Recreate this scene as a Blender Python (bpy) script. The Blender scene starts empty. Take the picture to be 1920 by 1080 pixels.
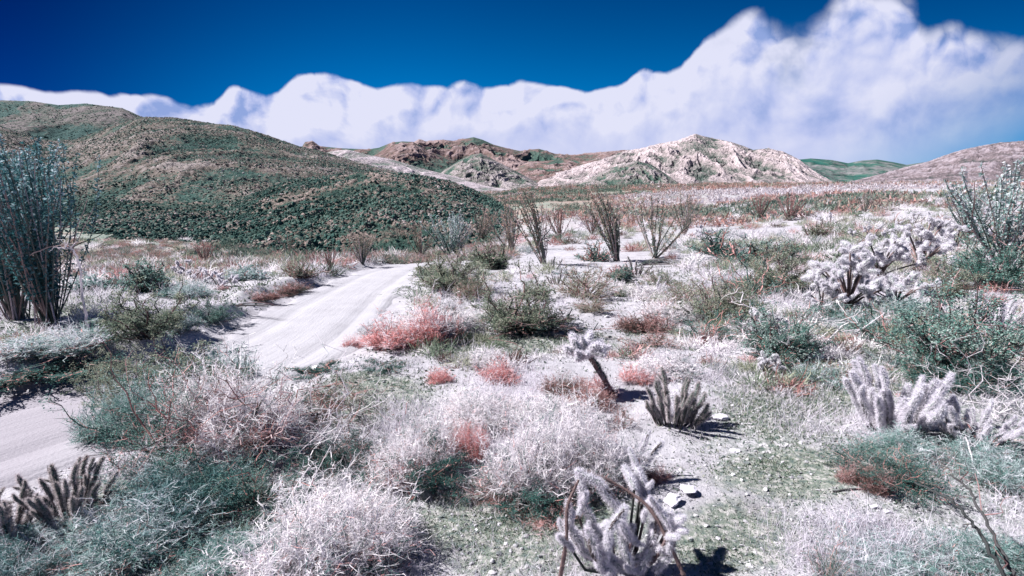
import bpy, math, random
import numpy as np
from math import radians, sin, cos, pi

# ------------------------------------------------------------------ camera, sky, sun, exposure
SC = bpy.context.scene
COL = SC.collection
PITCH = math.atan(155 / 1000)
CAM_H = 2.3
SUN_EL, SUN_AZ = 46.0, -82.0          # azimuth from +Y towards +X
SUN_STR, SKY_STR, EXPO = 5.0, 0.072, 1.05

cam = bpy.data.cameras.new('camera')
cam.sensor_width = 36; cam.lens = 18.75
cam.clip_start = 0.05; cam.clip_end = 20000
camo = bpy.data.objects.new('camera', cam); COL.objects.link(camo)
camo.location = (0, 0, CAM_H)
camo.rotation_euler = (radians(90) - PITCH, 0, 0)
SC.camera = camo
SC.view_settings.view_transform = 'Standard'
SC.view_settings.look = 'None'
SC.view_settings.gamma = 1
SC.view_settings.exposure = EXPO
SC.render.resolution_x = 1024; SC.render.resolution_y = 576
SC.cycles.max_bounces = 4
SC.cycles.diffuse_bounces = 2
SC.cycles.transparent_max_bounces = 4

def uv(px, py):                        # a pixel of the 1920x1080 photo as (x/y, z/y) of its ray
    a = (px - 960) / 1000; b = (540 - py) / 1000
    yy = cos(PITCH) + b * sin(PITCH)
    return a / yy, (-sin(PITCH) + b * cos(PITCH)) / yy

w = bpy.data.worlds.new('World'); SC.world = w; w.use_nodes = True
nt = w.node_tree; nt.nodes.clear()
class NT:
    def __init__(s, nt): s.t = nt
    def n(s, kind, **k):
        x = s.t.nodes.new(kind)
        for a, b in k.items(): setattr(x, a, b)
        return x
    def put(s, sock, v):
        if isinstance(v, bpy.types.NodeSocket): s.t.links.new(v, sock)
        elif v is not None:
            if hasattr(sock.default_value, '__len__') and not hasattr(v, '__len__'): v = (v, v, v) if len(sock.default_value) == 3 else (v, v, v, 1)
            if hasattr(sock.default_value, '__len__') and len(sock.default_value) == 4 and len(v) == 3: v = (*v, 1)
            sock.default_value = v
    def m(s, op, a, b=None, c=None, clamp=False):
        x = s.n('ShaderNodeMath', operation=op); x.use_clamp = clamp
        s.put(x.inputs[0], a)
        if b is not None: s.put(x.inputs[1], b)
        if c is not None: s.put(x.inputs[2], c)
        return x.outputs[0]
    def ss(s, v, a, b, lo=0.0, hi=1.0):   # smoothstep a..b
        x = s.n('ShaderNodeMapRange', interpolation_type='SMOOTHSTEP')
        for i, q in enumerate((v, a, b, lo, hi)): s.put(x.inputs[i], q)
        return x.outputs[0]
    def mix(s, f, a, b, mode='MIX'):
        x = s.n('ShaderNodeMix', data_type='RGBA', blend_type=mode)
        s.put(x.inputs[0], f); s.put(x.inputs[6], a); s.put(x.inputs[7], b)
        return x.outputs[2]
    def noise(s, vec, scale, detail=4, rough=.55, dist=0.0, lac=2.0):
        x = s.n('ShaderNodeTexNoise'); s.put(x.inputs['Vector'], vec)
        x.inputs['Scale'].default_value = scale; x.inputs['Detail'].default_value = detail
        x.inputs['Roughness'].default_value = rough; x.inputs['Distortion'].default_value = dist
        x.inputs['Lacunarity'].default_value = lac
        return x.outputs[0]
    def comb(s, x, y, z):
        c = s.n('ShaderNodeCombineXYZ')
        for i, q in enumerate((x, y, z)): s.put(c.inputs[i], q)
        return c.outputs[0]
    def vadd(s, a, b, op='ADD'):
        x = s.n('ShaderNodeVectorMath', operation=op); s.put(x.inputs[0], a); s.put(x.inputs[1], b)
        return x.outputs[0]
    def scale(s, a, f):
        x = s.n('ShaderNodeVectorMath', operation='SCALE'); s.put(x.inputs[0], a); s.put(x.inputs['Scale'], f)
        return x.outputs[0]
    def curve(s, v, pts):
        x = s.n('ShaderNodeFloatCurve'); c = x.mapping.curves[0]
        c.points[0].location = pts[0]; c.points[1].location = pts[-1]
        for p in pts[1:-1]: c.points.new(*p)
        x.mapping.update(); s.put(x.inputs[1], v); x.inputs[0].default_value = 1
        return x.outputs[0]
    def ramp(s, v, stops):
        x = s.n('ShaderNodeValToRGB'); e = x.color_ramp.elements
        while len(e) < len(stops): e.new(.5)
        for q, (p, c) in zip(e, stops): q.position = p; q.color = (*c, 1)
        s.put(x.inputs[0], v); return x.outputs[0]

N = NT(nt)
out = N.n('ShaderNodeOutputWorld'); bg = N.n('ShaderNodeBackground'); bg.inputs[1].default_value = SKY_STR
sky = N.n('ShaderNodeTexSky', sky_type='NISHITA', sun_disc=False)
sky.sun_elevation = radians(SUN_EL); sky.sun_rotation = radians(SUN_AZ)
sky.altitude = 1200; sky.air_density = 1.0; sky.dust_density = 0.4; sky.ozone_density = 3.0
tc = N.n('ShaderNodeTexCoord'); sep = N.n('ShaderNodeSeparateXYZ'); nt.links.new(tc.outputs['Generated'], sep.inputs[0])
yy = N.m('MAXIMUM', sep.outputs[1], 0.08)
U = N.m('DIVIDE', sep.outputs[0], yy); V = N.m('DIVIDE', sep.outputs[2], yy)
UV = N.comb(U, V, 0.0)
top_px = [(-150, 150), (0, 158), (90, 166), (200, 180), (290, 178), (380, 188), (440, 170), (480, 178), (530, 160), (570, 140), (640, 140), (700, 160),
          (780, 158), (870, 158), (940, 158), (1020, 156), (1100, 158), (1160, 158), (1210, 125), (1260, 120), (1300, 92), (1345, 46), (1390, 36),
          (1440, 38), (1490, 52), (1530, 30), (1570, 2), (1620, -14), (1680, -10), (1720, 12), (1745, 50), (1830, 62), (1920, 78), (2050, 110)]
U0, U1, VM = -1.25, 1.25, 0.6
cpts = []
for p in top_px:
    a, b = uv(*p); cpts.append(((a - U0) / (U1 - U0), b / VM))
cpts = [(0, cpts[0][1])] + cpts + [(1, cpts[-1][1])]
w1 = N.noise(UV, 7.0, 6, .6)
w2 = N.noise(N.vadd(UV, (3.1, 7.7, 0)), 7.0, 6, .6)
Uw = N.m('ADD', U, N.m('MULTIPLY', N.m('SUBTRACT', w1, .5), .03))
un = N.m('DIVIDE', N.m('SUBTRACT', Uw, U0), U1 - U0, clamp=True)
F = N.m('MULTIPLY', N.curve(un, cpts), VM)
def puffs(p):
    q = N.vadd(p, N.scale(N.vadd(N.comb(N.noise(p, 7, 3), N.noise(N.vadd(p, (4, 9, 1)), 7, 3), 0.0), (-.5, -.5, 0.0)), .11))
    f = 0.0
    for sc_, wt in ((7.0, .55), (17.0, .36)):
        v_ = N.n('ShaderNodeTexVoronoi', feature='F1', voronoi_dimensions='2D'); v_.inputs['Scale'].default_value = sc_; N.put(v_.inputs['Vector'], q)
        f = N.m('ADD', f, N.m('MULTIPLY', N.m('SUBTRACT', 1.0, v_.outputs['Distance']), wt))
    return N.m('ADD', f, N.m('MULTIPLY', N.noise(q, 26, 4, .65), .20))
billow = puffs(UV); billow2 = puffs(N.vadd(UV, (-.010, .014, 0.0)))
wisp = N.ss(U, 0.25, 0.55)                                   # the right bank has softer, torn edges
amp = N.m('MULTIPLY', N.m('ADD', .042, N.m('MULTIPLY', wisp, .030)), N.ss(U, -1.1, -.35, .35, 1.0))
dep = N.m('ADD', N.m('SUBTRACT', F, V), N.m('MULTIPLY', N.m('SUBTRACT', billow, .62), amp))
soft = N.m('ADD', .007, N.m('MULTIPLY', wisp, .026))
mask = N.ss(N.m('DIVIDE', dep, soft), -.3, 1.0)
hol = N.noise(N.vadd(UV, (5.2, 1.3, 0)), 5.0, 5, .6)
hole = N.m('MULTIPLY', N.m('MULTIPLY', wisp, N.ss(hol, .50, .68)), N.ss(dep, .2, .02))
mask = N.m('MULTIPLY', mask, N.m('SUBTRACT', 1.0, N.m('MULTIPLY', hole, .6)))
blue_r = N.ss(N.m('ADD', N.m('MULTIPLY', N.m('SUBTRACT', U, .50), 1.0), N.m('MULTIPLY', N.m('SUBTRACT', .16, V), 1.3)), .06, .62)
mask = N.m('MULTIPLY', mask, N.m('SUBTRACT', 1.0, blue_r))
s1 = N.noise(N.vadd(UV, (9.2, 2.2, 0)), 4.5, 8, .55, .3)
s2 = N.noise(N.vadd(UV, (9.2 - .035, 2.2 + .035, 0)), 4.5, 8, .55, .3)
relief = N.m('MULTIPLY', N.m('SUBTRACT', s1, s2), N.m('ADD', 3.0, N.m('MULTIPLY', N.ss(U, -.05, -.35), 3.5)))
relief = N.m('ADD', N.m('MULTIPLY', relief, .8), N.m('MULTIPLY', N.m('SUBTRACT', billow, billow2), N.m('ADD', .7, N.m('MULTIPLY', N.ss(dep, .13, .0), 3.2))))
shade = N.m('ADD', N.m('ADD', .60, relief), N.m('MULTIPLY', N.ss(dep, .12, .0), .25), clamp=True)
low = N.ss(V, .16, .08)
shade = N.m('ADD', N.m('MULTIPLY', shade, N.m('SUBTRACT', 1.0, N.m('MULTIPLY', low, .7))), N.m('MULTIPLY', low, .40))
ccol = N.ramp(shade, [(0.05, (1.9, 2.6, 4.9)), (.40, (3.4, 3.8, 5.8)), (.85, (5.1, 5.2, 6.4))])
cg = N.mix(1.0, sky.outputs[0], (0.0, 0.34, 0.60), 'MULTIPLY')
skyc = N.mix(1.0, cg, N.mix(N.ss(V, .42, .10), (.56, .52, .66), (1.15, 1.15, 1.15)), 'MULTIPLY')
skyc = N.mix(1.0, skyc, N.mix(N.m('MULTIPLY', N.ss(U, .3, .9), N.ss(V, .45, .15)), (1, 1, 1), (1, .86, .88)), 'MULTIPLY')
skyc = N.mix(1.0, skyc, N.mix(N.ss(N.m('SUBTRACT', .1, U), .2, 1.05), (1, 1, 1), (.3, .15, .34)), 'MULTIPLY')
fin = N.mix(mask, skyc, ccol)
nt.links.new(fin, bg.inputs[0]); nt.links.new(bg.outputs[0], out.inputs[0])

sl = bpy.data.lights.new('sun', 'SUN'); sl.energy = SUN_STR; sl.angle = radians(.5); sl.color = (1.0, .975, .955)
so = bpy.data.objects.new('sun', sl); COL.objects.link(so)
so.rotation_euler = (radians(90 - SUN_EL), 0, radians(180 - SUN_AZ))   # light travels from the left

# ------------------------------------------------------------------ numeric helpers
RNG = np.random.default_rng(7)
def rng(seed): return np.random.default_rng(seed)
_T = np.random.default_rng(3).random((256, 256)).astype(np.float64)
def vnoise(x, y):
    xi = np.floor(x).astype(int); yi = np.floor(y).astype(int); fx = x - xi; fy = y - yi
    fx = fx * fx * fx * (fx * (fx * 6 - 15) + 10); fy = fy * fy * fy * (fy * (fy * 6 - 15) + 10)
    a = _T[xi & 255, yi & 255]; b = _T[(xi + 1) & 255, yi & 255]; c = _T[xi & 255, (yi + 1) & 255]; d = _T[(xi + 1) & 255, (yi + 1) & 255]
    return (a + (b - a) * fx) * (1 - fy) + (c + (d - c) * fx) * fy
def fbm(x, y, o=5, g=.5, ridged=False):
    s = 0; a = 1.0; t = 0; c, q = cos(.7), sin(.7)
    for i in range(o):
        v = vnoise(x + 17.3 * i, y - 9.1 * i)
        if ridged: v = 1 - np.abs(2 * v - 1)
        s = s + a * v; t += a; a *= g
        x, y = (c * x - q * y) * 2.03, (q * x + c * y) * 2.03
    return s / t
def sst(v, a, b):
    t = np.clip((v - a) / (b - a), 0, 1); return t * t * (3 - 2 * t)

def h_base(x, y):
    x = np.asarray(x, float); y = np.asarray(y, float)
    d = np.hypot(x, y)
    z = (fbm(x / 7 + 40, y / 7 + 40, 4) - .5) * .30 * sst(d, 1, 6)
    z = z + (fbm(x / 45 + 10, y / 45 + 10, 3) - .5) * 1.4 * sst(d, 12, 60)
    z = z + 2.2 * sst(x, 5, 48) * sst(y, -5, 14)
    z = z - 2.4 * sst(d, 13, 58) * sst(x, 9, -12)
    z = z + 0.033 * np.maximum(0, d - 55) + .9 * sst(d, 40, 120)
    z = z + (fbm(x / 160 + 5, y / 160 + 5, 4) - .5) * 10 * sst(d, 150, 600)
    return z
Z0 = float(h_base(0.0, 0.0))

def cast(px, py, hf):
    a, b = uv(px, py)
    Y = np.concatenate([np.arange(1.2, 60, .02), np.arange(60, 900, .5)])
    z = CAM_H + b * Y - hf(a * Y, Y)
    i = np.argmax(z < 0) if (z < 0).any() else len(Y) - 1
    return a * Y[i], Y[i]

# the road's centre line and half width, read on the ground
ROADP = [(-420, 905), (-150, 848), (60, 788), (250, 737), (400, 692), (500, 655), (590, 600), (665, 545), (715, 515), (765, 498), (830, 484), (930, 474), (1030, 466), (1120, 459), (1200, 450)]
rp = np.array([cast(a, b, h_base) for a, b in ROADP])
rp = np.concatenate([rp[:1] + (rp[:1] - rp[1:2]) * 2, rp, rp[-1:] + (rp[-1:] - rp[-2:-1]) * 3])
def catmull(P, n=14):
    o = []
    Q = np.concatenate([2 * P[:1] - P[1:2], P, 2 * P[-1:] - P[-2:-1]])
    for i in range(1, len(Q) - 2):
        for k in range(n):
            t = k / n
            o.append(.5 * ((2 * Q[i]) + (-Q[i - 1] + Q[i + 1]) * t + (2 * Q[i - 1] - 5 * Q[i] + 4 * Q[i + 1] - Q[i + 2]) * t * t + (-Q[i - 1] + 3 * Q[i] - 3 * Q[i + 1] + Q[i + 2]) * t ** 3))
    o.append(P[-1]); return np.array(o)
RC = catmull(rp)
def road_d(x, y):
    x = np.asarray(x, float); y = np.asarray(y, float)
    best = np.full(x.shape, 1e9); sh = np.zeros(x.shape)
    near = (x > RC[:, 0].min() - 8) & (x < RC[:, 0].max() + 8) & (y > RC[:, 1].min() - 8) & (y < RC[:, 1].max() + 8)
    xs = x[near]; ys = y[near]; b = np.full(xs.shape, 1e9); s = np.zeros(xs.shape)
    for i in range(len(RC) - 1):
        p = RC[i]; q = RC[i + 1] - p; L = q @ q + 1e-9
        t = np.clip(((xs - p[0]) * q[0] + (ys - p[1]) * q[1]) / L, 0, 1)
        dx = xs - p[0] - t * q[0]; dy = ys - p[1] - t * q[1]; d = np.hypot(dx, dy)
        m = d < b; b[m] = d[m]; s[m] = np.sign(q[0] * dy - q[1] * dx)[m]
    best[near] = b; sh[near] = s
    return best, sh                        # distance, +1 on the left-hand side
RW = 1.45
def h(x, y):
    x = np.atleast_1d(np.asarray(x, float)); y = np.atleast_1d(np.asarray(y, float))
    z = h_base(x, y); d, s = road_d(x, y)
    d = d + (fbm(x * .8 + 3, y * .8 + 9, 3) - .5) * .7
    near = sst(np.hypot(x, y), 40, 15)
    z = z - .09 * sst(d, RW + 1.1, RW - .1)
    z = z + np.where(s > 0, .26 * sst(x, 1, -4) + .05, .05) * near * np.exp(-((d - RW - .75) / .5) ** 2) * (.5 + fbm(x * 1.3, y * 1.3 + 50, 2))
    dd = np.hypot(x, y)
    z = z + (fbm(x * 1.7, y * 1.7, 4) - .5) * .09 * sst(dd, 60, 10) * sst(d, RW - .3, RW + .8)
    return z
def h1(x, y): return float(h(x, y)[0])
camo.location.z = CAM_H = CAM_H + 0.0
def ground_at(px, py):
    x, y = cast(px, py, h_base)
    x, y = cast(px, py, lambda a, b: h(a, b)) if y < 60 else (x, y)
    return x, y, h1(x, y)

# ------------------------------------------------------------------ mesh helpers
def tag(o, label=None, cat=None, group=None, kind=None):
    if label: o['label'] = label
    if cat: o['category'] = cat
    if group: o['group'] = group
    if kind: o['kind'] = kind
    return o
class MB:
    def __init__(s): s.V = []; s.F = []; s.A = []; s.M = []; s.n = 0
    def add(s, V, F, a=None, m=0):
        V = np.asarray(V, np.float32).reshape(-1, 3); F = np.asarray(F, np.int64).reshape(-1, 3)
        s.V.append(V); s.F.append(F + s.n); s.n += len(V)
        if a is None: a = 0.5
        s.A.append(np.broadcast_to(np.asarray(a, np.float32), (len(V),)) if np.ndim(a) == 0 else np.asarray(a, np.float32).reshape(-1))
        s.M.append(np.full(len(F), m, np.int32))
    def mesh(s, name, mats, smooth=False):
        V = np.concatenate(s.V); F = np.concatenate(s.F); A = np.concatenate(s.A); M = np.concatenate(s.M)
        me = bpy.data.meshes.new(name)
        me.vertices.add(len(V)); me.vertices.foreach_set('co', V.ravel())
        me.loops.add(F.size); me.loops.foreach_set('vertex_index', F.ravel().astype(np.int32))
        me.polygons.add(len(F)); me.polygons.foreach_set('loop_start', np.arange(0, F.size, 3, dtype=np.int32))
        me.polygons.foreach_set('loop_total', np.full(len(F), 3, np.int32))
        for mm in (mats if isinstance(mats, (list, tuple)) else [mats]): me.materials.append(mm)
        if M.any(): me.polygons.foreach_set('material_index', M)
        me.polygons.foreach_set('use_smooth', np.full(len(F), smooth, bool))
        at = me.attributes.new('var', 'FLOAT', 'POINT'); at.data.foreach_set('value', np.ascontiguousarray(A))
        me.update(calc_edges=True); me.validate(); return me
    def build(s, name, mats, parent=None, smooth=False):
        o = bpy.data.objects.new(name, s.mesh(name, mats, smooth)); COL.objects.link(o)
        if parent is not None: o.parent = parent
        return o
def unit(v): return v / (np.linalg.norm(v, axis=-1, keepdims=True) + 1e-9)
def ribbons(P, R, r, a=None):              # n flat tapering twigs; P (n,k,3) R (n,k)
    n, k, _ = P.shape
    T = unit(np.gradient(P, axis=1)); q = unit(r.normal(size=(n, 1, 3))); S = unit(np.cross(T, np.broadcast_to(q, T.shape)))
    V = np.stack([P - S * R[..., None], P + S * R[..., None]], 2).reshape(n, k * 2, 3)
    f = []
    for i in range(k - 1): f += [[2 * i, 2 * i + 1, 2 * i + 3], [2 * i, 2 * i + 3, 2 * i + 2]]
    F = np.array(f)[None] + (np.arange(n) * k * 2)[:, None, None]
    A = None if a is None else np.repeat(a, k * 2)
    return V.reshape(-1, 3), F.reshape(-1, 3), A
def tubes(P, R, sides=5, a=None, cap=True):
    n, k, _ = P.shape
    T = unit(np.gradient(P, axis=1)); ref = np.where(np.abs(T[:, :1, 2:3]) > .8, np.array([[[1., .1, 0]]]), np.array([[[.1, 0, 1.]]]))
    S = unit(np.cross(T, np.broadcast_to(ref, T.shape))); B = np.cross(T, S)
    an = np.arange(sides) * 2 * pi / sides
    ring = S[:, :, None] * np.cos(an)[:, None] + B[:, :, None] * np.sin(an)[:, None]
    V = (P[:, :, None] + ring * R[:, :, None, None]).reshape(n, k * sides, 3)
    f = []
    for i in range(k - 1):
        for j in range(sides):
            j2 = (j + 1) % sides; p, q, u, v = i * sides + j, i * sides + j2, (i + 1) * sides + j, (i + 1) * sides + j2
            f += [[p, q, v], [p, v, u]]
    if cap:
        for j in range(1, sides - 1): f += [[(k - 1) * sides, (k - 1) * sides + j, (k - 1) * sides + j + 1]]
    F = np.array(f)[None] + (np.arange(n) * k * sides)[:, None, None]
    A = None if a is None else np.repeat(a, k * sides)
    return V.reshape(-1, 3), F.reshape(-1, 3), A
def leaves(C, L, W, r, up=.3, a=None):     # folded diamond leaves
    n = len(C); d = unit(r.normal(size=(n, 3)) + np.array([0, 0, up])); s = unit(np.cross(d, r.normal(size=(n, 3))))
    L = np.broadcast_to(L, (n,))[:, None]; W = np.broadcast_to(W, (n,))[:, None]
    nn = np.cross(d, s)
    V = np.stack([C, C + d * L * .5 + s * W + nn * W * .5, C + d * L, C + d * L * .5 - s * W + nn * W * .5], 1)
    F = np.array([[0, 1, 2], [0, 2, 3]])[None] + (np.arange(n) * 4)[:, None, None]
    return V.reshape(-1, 3), F.reshape(-1, 3), (None if a is None else np.repeat(a, 4))
def ico(sub):
    t = (1 + 5 ** .5) / 2
    v = [(-1, t, 0), (1, t, 0), (-1, -t, 0), (1, -t, 0), (0, -1, t), (0, 1, t), (0, -1, -t), (0, 1, -t), (t, 0, -1), (t, 0, 1), (-t, 0, -1), (-t, 0, 1)]
    v = [np.array(p) / np.linalg.norm(p) for p in v]
    f = [(0, 11, 5), (0, 5, 1), (0, 1, 7), (0, 7, 10), (0, 10, 11), (1, 5, 9), (5, 11, 4), (11, 10, 2), (10, 7, 6), (7, 1, 8), (3, 9, 4), (3, 4, 2), (3, 2, 6), (3, 6, 8), (3, 8, 9), (4, 9, 5), (2, 4, 11), (6, 2, 10), (8, 6, 7), (9, 8, 1)]
    for _ in range(sub):
        m = {}; nf = []
        def mid(a, b):
            k = (min(a, b), max(a, b))
            if k not in m: p = v[a] + v[b]; v.append(p / np.linalg.norm(p)); m[k] = len(v) - 1
            return m[k]
        for a, b, c in f:
            x, y, z = mid(a, b), mid(b, c), mid(c, a); nf += [(a, x, z), (b, y, x), (c, z, y), (x, y, z)]
        f = nf
    return np.array(v), np.array(f)
ICO = [ico(i) for i in range(4)]
def blobs(C, S, r, sub=0, rough=.25, flat=.7, a=None):   # n angular stones or clumps; C (n,3) S (n,)
    BV, BF = ICO[sub]; n = len(C)
    q = unit(r.normal(size=(n, 4))); w_, x, y, z = q.T
    Rm = np.stack([1 - 2 * (y * y + z * z), 2 * (x * y - z * w_), 2 * (x * z + y * w_), 2 * (x * y + z * w_), 1 - 2 * (x * x + z * z), 2 * (y * z - x * w_), 2 * (x * z - y * w_), 2 * (y * z + x * w_), 1 - 2 * (x * x + y * y)], -1).reshape(n, 3, 3)
    rad = 1 + rough * r.normal(size=(n, len(BV), 1)).clip(-1.6, 1.6)
    V = BV[None] * rad * (np.array([1, .8, .62]) * (1 + .25 * r.normal(size=(n, 1, 3))).clip(.5, 1.6))
    V = np.einsum('nij,nkj->nki', Rm, V) * np.asarray(S)[:, None, None] * np.array([1, 1, flat]) + C[:, None]
    F = BF[None] + (np.arange(n) * len(BV))[:, None, None]
    return V.reshape(-1, 3), F.reshape(-1, 3), (None if a is None else np.repeat(a, len(BV)))

# ------------------------------------------------------------------ materials
def mat(name, rough=.9):
    m = bpy.data.materials.new(name); m.use_nodes = True; t = m.node_tree; t.nodes.clear()
    n = NT(t); o = n.n('ShaderNodeOutputMaterial'); b = n.n('ShaderNodeBsdfPrincipled')
    b.inputs['Roughness'].default_value = rough; b.inputs['Specular IOR Level'].default_value = .15
    t.links.new(b.outputs[0], o.inputs[0]); return m, n, b, o
def attr(n, nm='var'):
    a = n.n('ShaderNodeAttribute', attribute_name=nm); return a.outputs['Fac']
def bump(n, b, hgt, st, dist):
    x = n.n('ShaderNodeBump'); x.inputs['Strength'].default_value = st; x.inputs['Distance'].default_value = dist
    n.put(x.inputs['Height'], hgt); n.t.links.new(x.outputs[0], b.inputs['Normal'])
def geo(n): return n.n('ShaderNodeNewGeometry').outputs['Position']
def veg(name, stops, trans=0.0, spread=.25):
    m, n, b, o = mat(name)
    oi = n.n('ShaderNodeObjectInfo').outputs['Random']
    f = n.m('ADD', attr(n), n.m('MULTIPLY', n.m('SUBTRACT', oi, .5), spread), clamp=True)
    c = n.ramp(f, stops); n.put(b.inputs['Base Color'], c)
    if trans:
        tr = n.n('ShaderNodeBsdfTranslucent'); n.put(tr.inputs[0], c); mx = n.n('ShaderNodeMixShader'); mx.inputs[0].default_value = trans
        n.t.links.new(b.outputs[0], mx.inputs[1]); n.t.links.new(tr.outputs[0], mx.inputs[2]); n.t.links.new(mx.outputs[0], o.inputs[0])
    return m
PALE = (.66, .60, .72); SALM = (.60, .20, .18); LAV = (.50, .47, .60)
M = {}
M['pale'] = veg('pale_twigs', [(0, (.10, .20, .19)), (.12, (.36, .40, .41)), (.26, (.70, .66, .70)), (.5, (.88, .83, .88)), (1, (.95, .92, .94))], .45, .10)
M['grey'] = veg('grey_twigs', [(0, (.05, .15, .14)), (.35, (.19, .32, .30)), (.65, (.46, .54, .55)), (1, (.82, .80, .87))], .35)
M['wisp'] = veg('teal_twigs', [(0, (.012, .055, .058)), (.4, (.05, .13, .135)), (.72, (.19, .30, .31)), (1, (.66, .68, .74))], .3)  # dark ramp also stands in for shade over the lower left corner
M['dry'] = veg('dry_stems', [(0, (.02, .07, .065)), (.45, (.06, .13, .12)), (.64, (.18, .18, .17)), (.76, (.50, .21, .20)), (1, (.74, .42, .41))], .15)
M['salmon'] = veg('salmon_twigs', [(0, (.26, .12, .11)), (.35, (.60, .26, .26)), (.62, (.80, .38, .37)), (.82, (.84, .70, .74)), (1, (.90, .87, .93))], .42)
M['rust'] = veg('rust_twigs', [(0, (.05, .08, .07)), (.4, (.20, .12, .11)), (.75, (.50, .26, .25)), (1, (.74, .58, .60))], .3)
M['wood'] = veg('dark_wood', [(0, (.02, .035, .035)), (.5, (.07, .065, .07)), (.85, (.22, .12, .12)), (1, (.42, .30, .32))], 0)
M['leaf'] = veg('olive_leaves', [(0, (.10, .15, .12)), (.35, (.22, .28, .21)), (.7, (.42, .43, .34)), (1, (.62, .58, .52))], .42)
M['dark'] = veg('dark_leaves', [(0, (.012, .05, .05)), (.5, (.04, .11, .10)), (.85, (.14, .23, .21)), (1, (.40, .46, .46))], .25)  # dark enough to double as shade under shrubs and on the bank
M['teal'] = veg('green_leaves', [(0, (.04, .14, .125)), (.35, (.13, .27, .235)), (.7, (.33, .44, .40)), (1, (.62, .66, .66))], .42)
M['oteal'] = veg('blue_green_leaf', [(0, (.015, .07, .08)), (.45, (.05, .15, .165)), (.8, (.15, .28, .31)), (1, (.55, .66, .72))], .3)
M['cane'] = veg('ocotillo_cane', [(0, (.05, .08, .075)), (.45, (.12, .14, .13)), (.7, (.30, .21, .20)), (1, (.46, .40, .44))], .05, .15)
M['cane_leaf'] = veg('ocotillo_leaf', [(0, (.05, .10, .08)), (.4, (.14, .20, .16)), (.7, (.38, .28, .23)), (1, (.62, .44, .40))], .3, .4)
M['bark'] = veg('cholla_bark', [(0, (.03, .04, .04)), (.5, (.10, .075, .075)), (1, (.24, .16, .16))], 0)
M['flesh'] = veg('cholla_flesh', [(0, (.02, .06, .05)), (.5, (.045, .11, .09)), (1, (.12, .18, .155))], 0)
M['flesh_pale'] = veg('cholla_flesh_pale', [(0, (.16, .20, .19)), (.5, (.40, .41, .42)), (1, (.74, .70, .78))], 0)
M['spine'] = veg('cholla_spines', [(0, (.66, .60, .66)), (.5, (.84, .80, .88)), (1, (.93, .91, .96))], .5)
M['spine_d'] = veg('cholla_spines_dull', [(0, (.16, .17, .15)), (.5, (.44, .38, .38)), (1, (.84, .77, .82))], .45)
M['grass'] = veg('green_sprouts', [(0, (.03, .08, .06)), (.4, (.13, .18, .13)), (.72, (.30, .31, .26)), (1, (.52, .50, .50))], .3)
M['straw'] = veg('pale_straw', [(0, (.52, .46, .52)), (.3, (.72, .67, .76)), (1, (.90, .87, .94))], .42)

def ground_mat():
    m, n, b, o = mat('desert_ground', .95); P = geo(n)
    big = n.noise(P, .35, 5, .6); mid = n.noise(P, 2.2, 6, .65); fine = n.noise(P, 14, 6, .7); spk = n.noise(P, 55, 3, .6)
    sand = n.ramp(mid, [(.28, (.25, .235, .26)), (.46, (.38, .365, .405)), (.66, (.44, .425, .47))])
    dirt = n.ramp(fine, [(.36, (.10, .13, .12)), (.5, (.27, .28, .28)), (.62, (.52, .50, .55))])
    grn = n.ramp(fine, [(.38, (.04, .08, .065)), (.5, (.14, .17, .13)), (.60, (.38, .37, .36))])
    gm = n.ss(n.m('ADD', attr(n, 'green'), n.m('MULTIPLY', n.m('SUBTRACT', mid, .5), 1.1)), .30, .72)
    dm = n.ss(n.m('ADD', attr(n, 'dirt'), n.m('MULTIPLY', n.m('SUBTRACT', mid, .5), .9)), .35, .75)
    c = n.mix(dm, sand, dirt); c = n.mix(n.m('MULTIPLY', gm, .85), c, grn)
    red = n.ramp(n.noise(P, .05, 8, .75), [(.36, (.12, .17, .15)), (.47, (.22, .24, .21)), (.58, (.30, .22, .20)), (.68, (.36, .30, .29))])
    c = n.mix(attr(n, 'far'), c, red)
    c = n.mix(n.m('MULTIPLY', n.ss(spk, .60, .75), .5), c, (.20, .19, .20))
    n.put(b.inputs['Base Color'], c)
    bump(n, b, n.m('ADD', n.m('MULTIPLY', fine, .7), n.m('MULTIPLY', spk, .35)), .8, .04)
    return m
def road_mat():
    m, n, b, o = mat('road_sand', .95); P = geo(n)
    u = attr(n, 'across'); l = attr(n, 'along')
    q = n.comb(n.m('MULTIPLY', u, 7), n.m('MULTIPLY', l, .35), 0.0)
    str_ = n.noise(q, 1.6, 6, .6); mid = n.noise(P, 1.4, 5, .6); fine = n.noise(P, 30, 4, .6)
    c = n.ramp(mid, [(.25, (.34, .33, .365)), (.6, (.395, .385, .425))])
    c = n.mix(n.m('MULTIPLY', n.ss(str_, .58, .70), .35), c, (.22, .22, .25))
    c = n.mix(n.m('MULTIPLY', n.ss(n.noise(P, 9, 3), .66, .74), .5), c, (.40, .38, .44))
    c = n.mix(attr(n, 'vignette'), c, (.30, .28, .32))  # near-left stretch dimmed in its colour, standing in for lens falloff
    n.put(b.inputs['Base Color'], c)
    bump(n, b, n.m('ADD', n.m('MULTIPLY', str_, .55), n.m('MULTIPLY', fine, .35)), .6, .05)
    return m
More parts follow.
